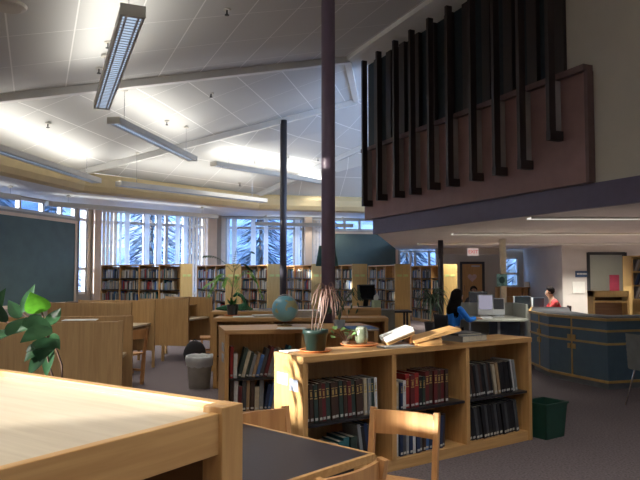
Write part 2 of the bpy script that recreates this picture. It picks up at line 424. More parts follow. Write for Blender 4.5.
# ---- mezzanine
LA = 13.4; LE = -6.5
A_ = LP(LA, 7.29); E_ = LP(LE, 7.29)
mezz_floor = S(MB().prism([A_, (2.95, 24.95), (14, 24.95), (14, -5), E_], 2.52, 2.84).build('ceiling', SOFFIT))
fr = root('tmp', (0, 0, 0), 0, None, None); COL.objects.unlink(fr); bpy.data.objects.remove(fr)
def lpbox(name, mat, l0, l1, p0, p1, z0, z1, parent=None, bev=0):
    return MB().box(p0, l0, z0, p1, l1, z1, bev).build(name, mat, parent, rz=0 if parent else LPang)
S(lpbox('trim_11', PURPF, LE, LA, 7.20, 7.289, 2.5, 2.85))
def l_on(px, p):
    u = (px-320)/FPX; Y = p/(.916*u+.4); return -.4*u*Y+.916*Y
lend = l_on(591, 7.13)
S(lpbox('wall_mezzanine', MAROON, lend, 13.68, 7.0+.13, 7.4, 2.86, 4.45))
S(lpbox('trim_12', LEDGE, lend-.02, 13.7, 7.04, 7.4, 4.45, 4.54))
S(lpbox('trim_13', LEDGE, lend-.03, lend+.03, 7.10, 7.4, 2.86, 4.45))
lg = l_on(570, 7.2)
wn[0] += 1
gw = S(lpbox('window_%d' % wn[0], FIN, lg, 13.68, 7.28, 7.4, 6.3, 6.75))
lpbox('pane', DTEAL, lg, 13.68, 7.24, 7.3, 4.5, 6.6, gw)
for k in range(11):
    l = lg+(13.6-lg)*k/11
    lpbox('mullion', FIN, l, l+.22, 7.16, 7.26, 4.5, 6.6, gw)
S(lpbox('wall_mezzanine_upper', GREYWALL, LE, lend, 7.22, 7.4, 2.85, 6.75))
S(lpbox('wall_mezzanine_upper', GREYWALL, lend, lg, 7.22, 7.4, 4.5, 6.75))
finpx = [(363, 205), (377.5, 199), (394.5, 196), (411, 193), (429.5, 188), (448.5, 184.5), (472, 179), (495.5, 173.5), (521, 167), (551, 138)]
for i, (px, py) in enumerate(finpx):
    l = l_on(px, 6.89); p3 = lp(l, 6.89, 0); 
    zb = 1.55+ (ray(px, py).z/ray(px, py).y)*p3.y
    pos = ['second', 'third', 'fourth', 'fifth', 'sixth', 'seventh', 'eighth', 'ninth']
    lab = 'dark brown upright fin on the maroon balcony, ' + ('leftmost of the row' if i == 0 else 'rightmost, ending highest' if i == 9 else pos[i-1]+' from the left')
    t = root('wall_fin', (0, 0, 0), LPang, lab, 'wall fin', 'vertical fins on the maroon balcony wall')
    t.location = lp(l, 7.13, zb)
    def loc(name, mat, d): 
        return B(name, mat, d, t)
    loc('fin_board', FIN, (-.25, -.035, 0, -.13, .035, 6.55-zb)); loc('fin_web', FING, (-.125, -.012, .12, -.005, .012, 4.44-zb))
    loc('bracket', FIN, (-.25, -.045, -.03, .0, .045, .11))
# strips in the soffit
for (x0, x1, y, lab) in ((3.55, 13, 11.0, 'nearest'), (3.1, 13.5, 15.2, 'middle'), (3.0, 13.5, 19.9, 'farthest')):
    t = root('ceiling_strip_light', ((x0+x1)/2, y, 2.52), 0, 'long thin white strip light in the low ceiling, %s of the three' % lab, 'ceiling light', 'strip lights under the balcony')
    h = (x1-x0)/2
    B('frame', METALW, (-h, -.14, -.03, h, -.11, 0), t); B('frame', METALW, (-h, .11, -.03, h, .14, 0), t)
    B('diffuser', STRIPL, (-h, -.11, -.02, h, .11, 0), t)
    a = bpy.data.lights.new('strip', 'AREA'); a.shape = 'RECTANGLE'; a.size = h*2; a.size_y = .2; a.energy = 180; a.spread = math.radians(105); a.color = (1, .95, .85)
    ao = bpy.data.objects.new('strip_glow', a); COL.objects.link(ao); ao.parent = t; ao.location = (0, 0, -.04)
# columns
def column(x, y, z1, r, mat, lab):
    t = root('column', (x, y, 0), 0, lab, 'column', 'round steel columns')
    MB().lathe([(r, 0), (r, z1)], 32).build('shaft', mat, t, smooth=False)
    MB().lathe([(r*1.5, 0), (r*1.5, .02), (r*1.15, .03)], 24).build('base_plate', mat, t)
    for o in kids(t):
        for p in o.data.polygons: p.use_smooth = abs(p.normal.z) < .5
column(X_at(328.3, 8.3), 8.3, P0z(.1*.916+8.3*.4)+.02, .088, PURPLE, 'tall purple round column rising behind the low bookcase to the high ceiling')
c2 = (X_at(283.2, 17.9), 17.9); column(c2[0], c2[1], 5.85, .095, DARKCOL, 'dark slim round column standing behind the globe')
column(X_at(440.7, 18.2), 18.2, 2.53, .075, DARKCOL, 'thin dark column beside the leafy plant, under the low ceiling')
# boards on the walls
def wallboard(a, b, z0, z1, lab, flip=1):
    d = Vector((b[0]-a[0], b[1]-a[1], 0)); L = d.length; ang = math.atan2(d.y, d.x)
    t = root('display_board', (a[0], a[1], 0), ang, lab, 'board')
    B('board_panel', TEAL, (0, -.07, z0, L, -.005, z1), t)
    m = MB(); m.box(-.09, -.09, z0-.09, 0, 0, z1+.09); m.box(L, -.09, z0-.09, L+.09, 0, z1+.09); m.box(-.09, -.09, z1, L+.09, 0, z1+.09); m.box(-.09, -.09, z0-.09, L+.09, 0, z0)
    m.build('board_frame', POSTC, t)
wallboard(lerp(V0, V1, .35), lerp(V0, V1, .915), .75, 3.12, 'large teal board on the left wall below the high windows')
wallboard(pxon(V2, V3, 334), pxon(V2, V3, 395), 1.2, 3.1, 'teal board on the back wall right of the tall purple column')
# posts and blinds at the window corners
def post(p, px0, px1, i): pass
pi_ = [13]
for (a, b, x0, x1) in ((V1, V2, 92, 99), (V1, V2, 205, 214), (V2, V3, 304, 311)):
    q0, q1 = pxon(a, b, x0), pxon(a, b, x1); pi_[0] += 1
    m = MB(); seg(m, q0, q1, 0, ZL, .22, -1); S(m.build('trim_%d' % pi_[0], POSTC))
def blind(a, b, z0, z1, lab, off=.16):
    a = Vector((a[0], a[1], 0)); b = Vector((b[0], b[1], 0)); d = (b-a); L = d.length; ang = math.atan2(d.y, d.x)
    t = root('vertical_blind', a, ang, lab, 'blind', 'vertical blinds by the windows')
    m = MB(); n = max(3, int(L/.11))
    for k in range(n):
        x = (k+.5)*L/n; m.bar((x-.058, -off-.02, (z0+z1)/2), (x+.058, -off+.02, (z0+z1)/2), .004, z1-z0)
    m.build('slats', BLIND, t); B('head_rail', WHITE, (0, -off-.03, z1, L, -off+.03, z1+.05), t)
blind(pxon(V1, V2, 100), pxon(V1, V2, 115), .6, 3.6, 'pale vertical blind bunched left of the left window group')
blind(pxon(V1, V2, 186), pxon(V1, V2, 203), .6, 3.6, 'pale vertical blind between the two window groups, left of post')
blind(pxon(V2, V3, 216), pxon(V2, V3, 225), .6, 3.6, 'narrow pale blind at the left edge of the middle windows')
blind(pxon(V2, V3, 312), pxon(V2, V3, 331), .6, 3.6, 'pale vertical blind just behind the tall purple column')
def strips(a, b, pxs, lab):  # added slats, their white standing in for bright streaks at the windows
    d = Vector((b[0]-a[0], b[1]-a[1], 0)); ang = math.atan2(d.y, d.x)
    t = root('vertical_blind', (a[0], a[1], 0), ang, lab, 'blind', 'vertical blinds by the windows')
    m = MB()
    for px, w in pxs:
        q = pxon(a, b, px); x = math.hypot(q[0]-a[0], q[1]-a[1]); w = w/FPX*22*1.15
        n = max(1, round(w/.09))
        for k in range(n): xx = x-w/2+w*(k+.5)/n; m.bar((xx-.05, -.13, 1.9), (xx+.05, -.09, 1.9), .004, 3.5-.1)
    m.build('slats', STREAKW, t); e = [math.hypot(pxon(a, b, k)[0]-a[0], pxon(a, b, k)[1]-a[1]) for k in (pxs[0][0], pxs[-1][0])]; B('head_rail', WHITE, (e[0]-.1, -.14, 3.62, e[1]+.1, -.08, 3.66), t)
strips(V1, V2, [(119, 3), (125.5, 4), (145.5, 4), (158, 3.5), (176, 4), (184, 4)], 'added white slats imitating bright streaks of light across the left window group')
strips(V2, V3, [(228, 3), (234, 4), (253, 4.5), (265.5, 3.5), (297, 5)], 'added white slats imitating bright streaks of light across the middle window group')
# ================================================================ OUTSIDE
S(B('ground_outside', SNOW, (-70, 25.4, -.6, 60, 120, -.5))); S(B('ground_outside', SNOW, (-70, -20, -.6, -14.05, 25.4, -.5)))
m = MB(); hp = [(-90, 40), (-60, 52), (-30, 60), (0, 63), (30, 60), (60, 50)]
for i in range(5):
    (a, b), (c, d) = hp[i], hp[i+1]; k = 1.6
    vs = [m.bm.verts.new(v) for v in ((a, b, -.5), (c, d, -.5), (c*k, d*k, 19+2*(i % 2)), (a*k, b*k, 20-2*(i % 3)), (c*k, d*k, -.5), (a*k, b*k, -.5))]
    m.bm.faces.new(vs[:4]); m.bm.faces.new((vs[3], vs[2], vs[4], vs[5]))
S(m.build('ground_backdrop', plain('blue_backdrop', (.075, .12, .18), .95, var=.6, scale=.35)))  # added blue backdrop, put in to cover the overly bright sky
def conifer(x, y, h, r, lab):
    t = root('conifer_tree', (x, y, -.5), random.uniform(0, 6), lab, 'tree', 'evergreen trees outside the windows')
    MB().tube([(0, 0, 0), (0, 0, h*.9)], [.16, .03]).build('trunk', BARK, t)
    m = MB()
    for k in range(900):
        f = random.random()**.8; z = h*(.1+.9*f); rr = r*(1-f)*random.uniform(.55, 1.1)+.1; a = random.uniform(0, 6.283)
        b0 = Vector((0, 0, z)); tip = Vector((rr*math.cos(a), rr*math.sin(a), z-.22*rr))
        m.leaf(b0.lerp(tip, .3), tip, .17, droop=.12*rr, n=2)
    m.build('foliage', CONIFER, t)
tr = [(-15.5, 31, 9, 2.6), (-11.6, 28, 6.5, 2.2), (-8.2, 31.5, 10, 2.6), (-5.6, 29, 8, 2.0), (-3.0, 33, 9, 2.6), (-.2, 29.5, 9.5, 2.4), (4.2, 31, 8, 2.3), (9.5, 31, 8, 2.4), (-17, 25, 8, 2.4)]
tl = ['tallest evergreen outside beyond the teal board', 'small evergreen outside the slim left window', 'tall evergreen outside the left window group', 'evergreen outside the right side of the left window group', 'bushy evergreen outside behind the potted palm', 'evergreen outside seen beside the dark slim column', 'evergreen outside seen above the right teal board', 'evergreen outside the small window near the exit door', 'evergreen outside the far left high window']
for (a, l) in zip(tr, tl): conifer(*a, l)
hb = root('neighbour_building', (-9.4, 36, -.5), .1, 'blue-grey house outside with white-framed window, seen through left windows', 'building')
B('wall', BRICKN, (-4, 0, 0, 4, 5, 6.5), hb)
for (x, z) in ((.3, 4.9), (.3, 2.5), (-2.6, 4.9), (-2.6, 2.5)):
    f = B('window', WHITE, (x, -.08, z, x+1.5, .02, z+1.2), hb); B('pane', plain('neighbour_glass', (.25, .4, .6), .2), (x+.12, -.1, z+.12, x+1.38, -.085, z+1.08), f)
# ================================================================ PENDANT LIGHTS
def pendant(a, b, zc, lab, w=.26, up=1.0, dn=24):
    a = Vector(a); b = Vector(b); c = (a+b)/2; d = b-a; L = d.length; ang = math.atan2(d.y, d.x)
    t = root('pendant_light', c, ang, lab, 'pendant light', 'linear pendant lights')
    h = L/2; tilt = math.atan2(d.z, math.hypot(d.x, d.y))
    m = MB(); m.box(-h, -w/2, -.05, h, -w/2+.03, .07, .006); m.box(-h, w/2-.03, -.05, h, w/2, .07, .006)
    m.box(-h, -w/2, -.05, -h+.03, w/2, .07); m.box(h-.03, -w/2, -.05, h, w/2, .07); m.build('housing', METALW, t)
    m = MB(); n = int(L/.09)
    for side in (-.5, .5): m.box(-h+.03, side*w*.5-.012, -.048, h-.03, side*w*.5+.012, -.03)
    for k in range(n): x = -h+.04+k*(L-.08)/n; m.box(x, -w/2+.03, -.046, x+.008, w/2-.03, -.036)
    m.build('louvre', ALU, t)
    B('lens', LENS, (-h+.03, -w/2+.03, -.032, h-.03, w/2-.03, -.022), t)
    B('end_cap', METALW, (-h-.02, -w/2-.005, -.055, -h, w/2+.005, .075), t); B('end_cap', METALW, (h, -w/2-.005, -.055, h+.02, w/2+.005, .075), t)
    m = MB().tube([(-h*.8, 0, .0), (-h*.8, 0, zc)], .006); m.build('hanging_wire', CHROME, t); m = MB().tube([(h*.8, 0, .0), (h*.8, 0, zc)], .006); m.build('hanging_wire', CHROME, t)
    for s in (-1, 1): MB().lathe([(.06, 0), (.06, .03), (.02, .05)], 12, (s*h*.8, 0, zc-.05)).build('ceiling_rose', METALW, t)
    li = bpy.data.lights.new('tube', 'AREA'); li.shape = 'RECTANGLE'; li.size = L*.95; li.size_y = w*.7; li.energy = PEND*L/4*up; li.color = (1, .96, .88)
    lo = bpy.data.objects.new('uplight', li); COL.objects.link(lo); lo.parent = t; lo.location = (0, 0, .03); lo.rotation_euler = (math.pi, 0, 0)
    ld = li.copy(); ld.energy = dn*L/4; ld.spread = math.radians(120); lo = bpy.data.objects.new('downlight', ld); COL.objects.link(lo); lo.parent = t; lo.location = (0, 0, -.06)
def P3(px, py, z): return at(px, py, z)
pendant(at(133, 12, 4.4), at(102, 106, 4.4), .75, 'large pendant light at the upper left, nearest the viewer')
pendant(at(114, 121, 4.5), at(192, 159, 4.5), .75, 'pendant light slanting down right below the nearest large one')
pendant(at(-40, 137, 3.9), at(96, 181, 3.9), .65, 'pendant light at the left edge, running along the tan beam')
pendant(at(119, 184, 3.85), at(264, 201, 3.85), .9, 'pendant light hanging just under the middle of tan beam', up=.8)
pendant(at(214, 164, 4.6), at(336, 185, 4.6), 1.0, 'pendant light crossing behind the dark slim column')
pendant(at(298, 206.5, 3.85), at(358, 208.5, 3.85), .9, 'short pendant light between slim column and maroon balcony', up=.8)
pendant(at(352, 184, 4.7), at(412, 184, 4.7), 1.1, 'pendant light half hidden behind the corner of maroon balcony')
pendant(at(48, 204, 3.42), at(216, 217, 3.42), .28, 'white pendant light under the low ceiling by left windows', w=.2, up=.14, dn=9)
pendant(at(256, 224, 3.38), at(352, 226, 3.38), .32, 'white pendant light under the low ceiling by middle windows', w=.2, up=.14, dn=9)
pendant(at(-60, 188, 3.42), at(17, 198, 3.42), .28, 'white pendant light at the far left edge under low ceiling', w=.2, up=.14, dn=9)
for (x, y, l) in ((-1.9, 2.0, 'added fill pendant over the reading cabinet, outside the view'), (2.0, 2.6, 'added fill pendant over the front bookcase, outside the view'), (0, -2.6, 'added unseen fill pendant behind the viewer on the left'), (3.4, -1.6, 'added unseen fill pendant behind the viewer on the right')):  # unseen pendants added to fill the near part of the room with light
    pendant((x+.8, y-1.83, 4.35), (x-.8, y+1.83, 4.35), .75, l, up=2.2, dn=24)
# fittings on the ceiling
def ceil_z(x, y):
    best = None
    for (a, b, c) in ((Eb, E1, R1), (E1, T1, R2), (T1, T2, R3)):
        n = (b-a).cross(c-a); z = a.z-(n.x*(x-a.x)+n.y*(y-a.y))/n.z
        best = z if best is None else min(best, z)
    return best
def on_ceiling(px, py):
    r = ray(px, py); t = 2.0
    while t < 40:
        p = EYE+r*(t/r.y)
        if p.z > ceil_z(p.x, p.y)-.01: return p
        t += .03
    return EYE+r*(20/r.y)
sprk = None
SPL = ['above the near end of the ridge, top centre', 'left of the large pendant, upper one', 'left of the large pendant, lower one', 'right of the far end of the large pendant', 'above the left edge pendant', 'right of the second pendant, higher one', 'left of the slim column', 'between second pendant and slim column', 'over the pendant behind the slim column', 'right of the slim column', 'below the end of the second pendant', 'over the middle of the second pendant']
spots = [(227, 9), (108, 42), (99, 68), (119, 85), (48, 123), (211, 93), (288, 155), (255, 160), (240, 183), (318, 158), (194, 190), (167, 121)]
for i_, (px, py) in enumerate(spots):
    p = on_ceiling(px, py)
    lab = 'small dark sprinkler head ' + SPL[i_]
    if sprk is None:
        sprk = root('sprinkler_head', p, 0, lab, 'sprinkler', 'sprinkler heads on the ceiling')
        MB().lathe([(.06, -.02), (.06, 0), (.02, .01)], 12).build('rosette', METALW, sprk); MB().lathe([(.035, -.1), (.035, -.09), (.012, -.08), (.012, -.01)], 10).build('nozzle', BLACKP, sprk)
    else: dup(sprk, p, 0, lab)
p = on_ceiling(8, 5); tag(MB().lathe([(.15, -.05), (.2, -.03), (.22, 0)], 28).build('ceiling_speaker', METALW, loc=p), 'round disc fitting on the ceiling in the upper left corner', 'ceiling speaker')
# ================================================================ BOOKS
BC = {}
for n, c in dict(dark_brown=(.055, .028, .02), maroon=(.12, .016, .018), dark_green=(.03, .05, .04), black=(.014, .014, .017), navy_blue=(.02, .035, .09), red=(.30, .022, .02), teal=(.03, .13, .15), white=(.60, .60, .58), cream=(.50, .42, .30), grey=(.24, .25, .26), tan=(.36, .24, .13), blue=(.05, .13, .32), green=(.06, .17, .08), yellow=(.55, .40, .06), purple=(.10, .05, .13), dark_grey=(.07, .072, .078)).items():
    BC[n] = plain('book_'+n, c, .5, var=.15, scale=6)
GOLDT = plain('gold_lettering', (.5, .36, .12), .4, .4); TAGW = plain('spine_tag_white', (.5, .5, .46), .7)
m = MB(); m.box(0, .02, 0, .09, 1, 1); m.box(.91, .02, 0, 1, 1, 1); m.box(.0, -.0, 0, 1, .05, 1); CME = m.build('tmpbook', BC['red']); cover_mesh = CME.data; bpy.data.objects.remove(CME)
m = MB(); m.box(.09, .05, .012, .91, .965, .985); q = m.build('t', CREAM); page_mesh = q.data; bpy.data.objects.remove(q)
m = MB(); m.box(.16, -.012, .05, .84, -.0005, .115); q = m.build('t', TAGW); tag_mesh = q.data; bpy.data.objects.remove(q)
m = MB(); m.box(.15, -.008, .62, .85, -.0005, .65); m.box(.15, -.008, .84, .85, -.0005, .86); m.box(.3, -.008, .68, .7, -.0005, .81); q = m.build('t', GOLDT); gold_mesh = q.data; bpy.data.objects.remove(q)
COVERS = {}
for n in BC:
    me = cover_mesh.copy(); me.materials.clear(); me.materials.append(BC[n]); COVERS[n] = me
ORD = ['first', 'second', 'third', 'fourth', 'fifth', 'sixth', 'seventh', 'eighth', 'ninth', 'tenth', 'eleventh', 'twelfth', 'thirteenth', 'fourteenth', 'fifteenth', 'sixteenth', 'seventeenth', 'eighteenth', 'nineteenth', 'twentieth']+['%dth' % k for k in range(21, 60)]
NB = [0]
def book(origin, ang, lx, ly, lz, t, d, h, lean, colr, label, group, parts=True, gold=False):
    """lx,ly,lz bottom-left-front corner in the shelf frame; lean>0 = top to the right"""
    ca, sa = math.cos(ang), math.sin(ang)
    M = Matrix.Translation((origin[0]+lx*ca-ly*sa, origin[1]+lx*sa+ly*ca, origin[2]+lz)) @ Matrix.Rotation(ang, 4, 'Z') @ Matrix.Rotation(lean, 4, 'Y')
    if lean > 0: M = M @ Matrix.Translation((-t, 0, 0))
    o = bpy.data.objects.new('book', COVERS[colr]); COL.objects.link(o)
    loc, rot, _ = M.decompose(); o.location = loc; o.rotation_euler = rot.to_euler(); o.scale = (t, d, h)
    tag(o, label, 'book', group); NB[0] += 1
    if parts:
        for n, me in (('pages', page_mesh), ('spine_label', tag_mesh), ('spine_lettering', gold_mesh)):
            if n == 'spine_lettering' and not gold: continue
            c = bpy.data.objects.new(n, me); COL.objects.link(c); c.parent = o
    return o
def row(t0, ang, x0, z, specs, where, group, yin=.06, gold=False):
    """specs: (colour, thickness, height, depth, lean)"""
    x = x0; pl_, ph_ = 0, 0
    for i, (c, t, h, d, ln) in enumerate(specs):
        if ln < 0 and ln < pl_-.005: x += h*math.sin(-ln)-(ph_*math.sin(-pl_) if pl_ < 0 else 0)
        if pl_ > 0 and ln < pl_-.005: x += ph_*math.sin(pl_)-(h*math.sin(ln) if ln > 0 else 0)
        pl_, ph_ = ln, h
        if ln > 0: x += t/math.cos(ln); bx = x
        else: bx = x; x += t/math.cos(ln)
        lab = '%s book, %s %s' % (c.replace('_', ' '), ORD[i], where)
        book(t0, ang, bx, yin+random.uniform(-.012, .012), z+.002, t*.93, d, h, ln, c, lab, group, True, gold)
        x += .0015
def lowcase(P0, ang, L, bays, H, D, lab, group=None, mid=.44, backopen=False, T=.045):
    t = root('low_bookcase', (P0[0], P0[1], 0), ang, lab, 'bookcase', group)
    B('side_panel', OAKZ, (0, 0, 0, T, D, H-T), t, .003); B('side_panel', OAKZ, (L-T, 0, 0, L, D, H-T), t, .003)
    B('top', OAK, (-.004, -.008, H-T, L+.004, D, H), t, .004)
    B('base', OAK, (T, .015, 0, L-T, D-.02, .085), t)
    B('back_panel', OAKZ, (T, D-.02 if not backopen else D/2-.01, .085, L-T, D-.004 if not backopen else D/2+.01, H-T), t)
    bw = (L-T)/bays
    for k in range(1, bays): B('divider', OAKZ, (k*bw, .002, .085, k*bw+T, D-.02, H-T), t)
    dd = D-.02 if not backopen else D/2-.01
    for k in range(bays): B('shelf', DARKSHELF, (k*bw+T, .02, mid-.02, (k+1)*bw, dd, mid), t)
    return t
# ---- bookcase in front, three bays
H1 = .96
p0 = at(303, 357.0, H1); p1 = at(531, 337.2, H1); v = p1-p0; L1c = v.length; A1 = math.atan2(v.y, v.x); O1 = (p0.x, p0.y, 0)
bc1 = lowcase(p0, A1, L1c, 3, H1, .40, 'long low oak bookcase with three bays in front of the purple column', mid=.46)
# call-number card on its left end
for k, (y, z, w) in enumerate(((.06, .70, .11), (.2, .73, .15))):
    o = B('shelf_card', plain('card_blue_white', (.45, .5, .6), .7), (-.004, y, z, -.0005, y+w, z+.085), bc1)
bw = (L1c-.045)/3
r = random.Random(3)
def rs(cols, n, t, h, d=.2, ln=0, jt=.2, jh=.04):
    out = []
    for k in range(n):
        c = cols[k % len(cols)] if not callable(cols) else cols(k)
        out.append((c, t*(1+r.uniform(-jt, jt)), h*(1+r.uniform(-jh, jh)), d, ln))
    return out
G1 = 'books in the low bookcase in front'
row(O1, A1, .055, .46, rs(['dark_brown', 'dark_brown', 'dark_green', 'dark_brown', 'maroon', 'dark_green'], 14, .037, .28, .22, -.05, .1, .02)+rs(['cream', 'grey', 'dark_green', 'white'], 4, .03, .27, .2, -.03), 'on the upper shelf of the front bookcase, left bay', G1, gold=True)
row(O1, A1, .06, .085, rs(['teal', 'dark_green', 'teal', 'dark_grey', 'cream', 'teal', 'teal', 'dark_green'], 8, .055, .20, .22, 0, .3, .15)+rs(['grey', 'black', 'navy_blue', 'dark_grey'], 4, .028, .30, .2, -.16), 'on the bottom shelf of the front bookcase, left bay', G1)
row(O1, A1, bw+.06, .46, rs(['white', 'cream', 'navy_blue'], 4, .03, .22, .18, 0)+rs(['red', 'maroon', 'red'], 3, .052, .27, .22, 0, .1)+rs(['black', 'dark_green'], 2, .03, .25)+rs(['maroon', 'dark_brown'], 6, .043, .28, .23, 0, .08, .01), 'on the upper shelf of the front bookcase, middle bay', G1, gold=True)
row(O1, A1, bw+.06, .085, rs(['navy_blue', 'white', 'navy_blue', 'dark_grey', 'grey'], 9, .034, .27, .2, 0)+rs(['dark_brown', 'blue', 'navy_blue'], 7, .036, .28, .2, .06), 'on the bottom shelf of the front bookcase, middle bay', G1)
row(O1, A1, 2*bw+.055, .46, rs(['dark_grey', 'dark_brown', 'black'], 9, .036, .29, .2, -.17, .1, .02)+rs(['cream', 'tan'], 2, .036, .28, .2, -.17)+rs(['black'], 5, .034, .29, .2, -.17)+rs(['white', 'grey'], 2, .03, .30, .22, -.17), 'on the upper shelf of the front bookcase, right bay', G1)
row(O1, A1, 2*bw+.055, .085, rs(['black', 'black', 'dark_grey'], 15, .043, .29, .22, -.16, .06, .02), 'on the bottom shelf of the front bookcase, right bay', G1)
# ---- second low bookcase
H2 = .96
p0 = at(225, 330.4, H2); A2 = math.radians(14); L2 = 1.72
bc2 = lowcase(p0, A2, L2, 2, H2, .72, 'low oak bookcase holding the globe, just behind the front bookcase', backopen=True)
for z in (.72, .60): B('shelf_card', MATS['card_blue_white'], (-.004, .12, z, -.0005, .3, z+.09), bc2)
O2 = (p0.x, p0.y, 0)
cs = ['red', 'white', 'dark_green', 'cream', 'dark_green', 'grey', 'tan', 'blue', 'dark_grey', 'maroon', 'grey', 'cream', 'cream', 'dark_green', 'teal', 'white']
row(O2, A2, .06, .44, [(c, .03+.012*r.random(), .24+.1*r.random(), .18, .26 if k > 1 else .02) for k, c in enumerate(cs)], 'on the upper shelf of the second bookcase, below the globe', 'books in the second low bookcase')
cs = ['dark_brown', 'white', 'maroon', 'dark_grey', 'tan', 'dark_brown', 'cream', 'grey', 'navy_blue', 'blue', 'cream', 'dark_green', 'grey', 'navy_blue', 'tan']
row(O2, A2, .06, .085, [(c, .036+.016*r.random(), .25+.09*r.random(), .18, .02 if k < 8 else .2) for k, c in enumerate(cs)], 'on the bottom shelf of the second bookcase, below the globe', 'books in the second low bookcase')
# ---- third and fourth low bookcases
p3 = at(213.5, 318.0, H2); bc3 = lowcase((p3.x, p3.y), math.radians(0), 2.4, 3, H2, .5, 'low oak bookcase carrying the potted palm, behind the globe bookcase', T=.05)
p4 = at(210.5, 311.5, H2); bc4 = lowcase((p4.x, p4.y), math.radians(1), 1.95, 3, H2, .6, 'farthest of the low oak bookcases, just behind the potted palm', T=.05)
# ---- far ranges
FARB = []
ZS = [.10, .44, .78, 1.12, 1.46]; FH = 1.86
pal = ['white', 'grey', 'white', 'grey', 'dark_grey', 'cream', 'tan', 'navy_blue', 'red', 'teal', 'dark_green', 'grey', 'white', 'blue', 'cream', 'cream', 'grey', 'dark_grey']
def far_range(pxe0, pxe1, Y0, px1, length, bays, lab, where, pal=pal):
    e0 = Vector((X_at(pxe0, Y0), Y0)); 
    u = (px1-320)/FPX
    # far corner on the viewing column px1 at the wanted length
    Y = Y0
    while (Vector((u*Y, Y))-e0).length < length or Y < Y0+.3: Y += .01
    f = Vector((u*Y, Y)); v = e0-f; L = v.length; ang = math.atan2(v.y, v.x)
    D = .46
    t = root('tall_bookcase', (f.x, f.y, 0), ang, lab, 'bookcase', 'tall bookcases in front of the windows')
    T = .04
    B('end_panel', GOLD, (L-.03, -.01, 0, L+.02, D+.01, FH+.02), t, .004)
    sp = MB().box(L+.02, .06, 1.50, L+.026, .21, 1.57).box(L+.02, .25, 1.50, L+.026, .40, 1.57).build('range_sign', plain('sign_yellow', (.55, .6, .22), .7), t)
    B('end_panel', OAKZ, (0, 0, 0, .04, D, FH), t)
    B('back_panel', OAKZ, (.04, D/2-.01, .08, L-.03, D/2+.01, FH-.06), t)
    B('top', OAK, (0, 0, FH-.03, L-.03, D, FH), t); B('base', OAK, (.04, .01, 0, L-.03, D-.01, .09), t)
    bwf = (L-.05)/bays
    for k in range(1, bays): B('divider', OAKZ, (k*bwf, 0, .09, k*bwf+T, D, FH-.03), t)
    for z in ZS[1:]:
        m = MB()
        for k in range(bays): m.box(k*bwf+T, .005, z-.025, (k+1)*bwf, D-.005, z)
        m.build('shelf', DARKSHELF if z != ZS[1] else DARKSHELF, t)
    for k in range(bays):
        for zi, z in enumerate(ZS):
            x = k*bwf+T+.01; end = (k+1)*bwf-.01-r.choice([0, 0, .03, .05, .2]); n = 0
            if zi == 4 and r.random() < .06 and k > 0: continue
            while x < end-.05:
                w = r.uniform(.02, .05); h = r.uniform(.19, .29); c = r.choice(pal)
                sc_ = w*h/(f.y**2)
                FARB.append((((f.x, f.y, 0), ang, x, .02+r.uniform(0, .03), z+.001, w*.96, .16, h, c, where, k, zi, n)))
                x += w; n += 1
    return t, f, ang
RG = [(181, 196, 18.6, 101, 3.3, 4, 'leftmost of the row', 'leftmost'),
      (226, 240, 19.2, 197, 2.6, 3, 'behind the potted palm', 'second'),
      (267.5, 285, 19.4, 241, 2.6, 3, 'left of the slim column', 'third'),
      (312, 321, 19.4, 286, 2.6, 3, 'ending behind the purple column', 'fourth'),
      (352.5, 367, 19.3, 322, 2.6, 3, 'right of the purple column', 'fifth'),
      (395, 410, 19.4, 368, 2.6, 3, 'below the low ceiling corner', 'sixth'),
      (442.5, 452, 20.0, 411, 2.7, 3, 'behind the thin dark column', 'rightmost')]
for (a, b, Y0, c, L, n, lab, wh) in RG: far_range(a, b, Y0, c, L, n, 'tall oak bookcase with golden end panel, '+lab, wh)
# ================================================================ NEAR INDEX TABLE (bottom left)
HT = 1.20
pc = at(238, 402.5, HT)
ang = math.atan2(-.556, .831)      # local +x runs from far left to the corner
t = root('index_table', (pc.x, pc.y, 0), ang, 'large pale oak reading cabinet with raised back rail, closest to the viewer at bottom left', 'cabinet')
# local: corner at origin; -x towards the left, -y towards the viewer
Lx, Dy = 2.3, 1.25
B('top', PALEOAK, (-Lx, -Dy, HT-.055, -.03, -.035, HT-.020), t)
B('back_rail', OAK, (-Lx, -.035, HT-.11, 0, 0, HT), t, .004)
B('front_rail', OAKY, (-.03, -Dy, HT-.125, -.002, -.036, HT-.017), t, .003)
B('corner_post', OAKZ, (-.06, -.075, 0, .012, .008, HT-.001), t, .004)
B('corner_post', OAKZ, (-.06, -Dy-.03, 0, .012, -Dy+.04, HT-.03), t, .004)
B('lower_panel', wood('oak_recess_shade', (.20, .10, .04), (.26, .14, .055)), (-Lx, -.06, .05, -.06, -.035, HT-.11), t)  # darker oak copy for recesses, their shade put into the colour
B('inner_panel', MATS['oak_recess_shade'], (-.50, -Dy, .05, -.46, -.06, HT-.13), t)
B('lower_shelf', MATS['oak_recess_shade'], (-.46, -Dy, .60, -.03, -.06, .63), t)
B('side_panel', OAKZ, (-Lx-.03, -Dy, 0, -Lx, 0, HT), t)
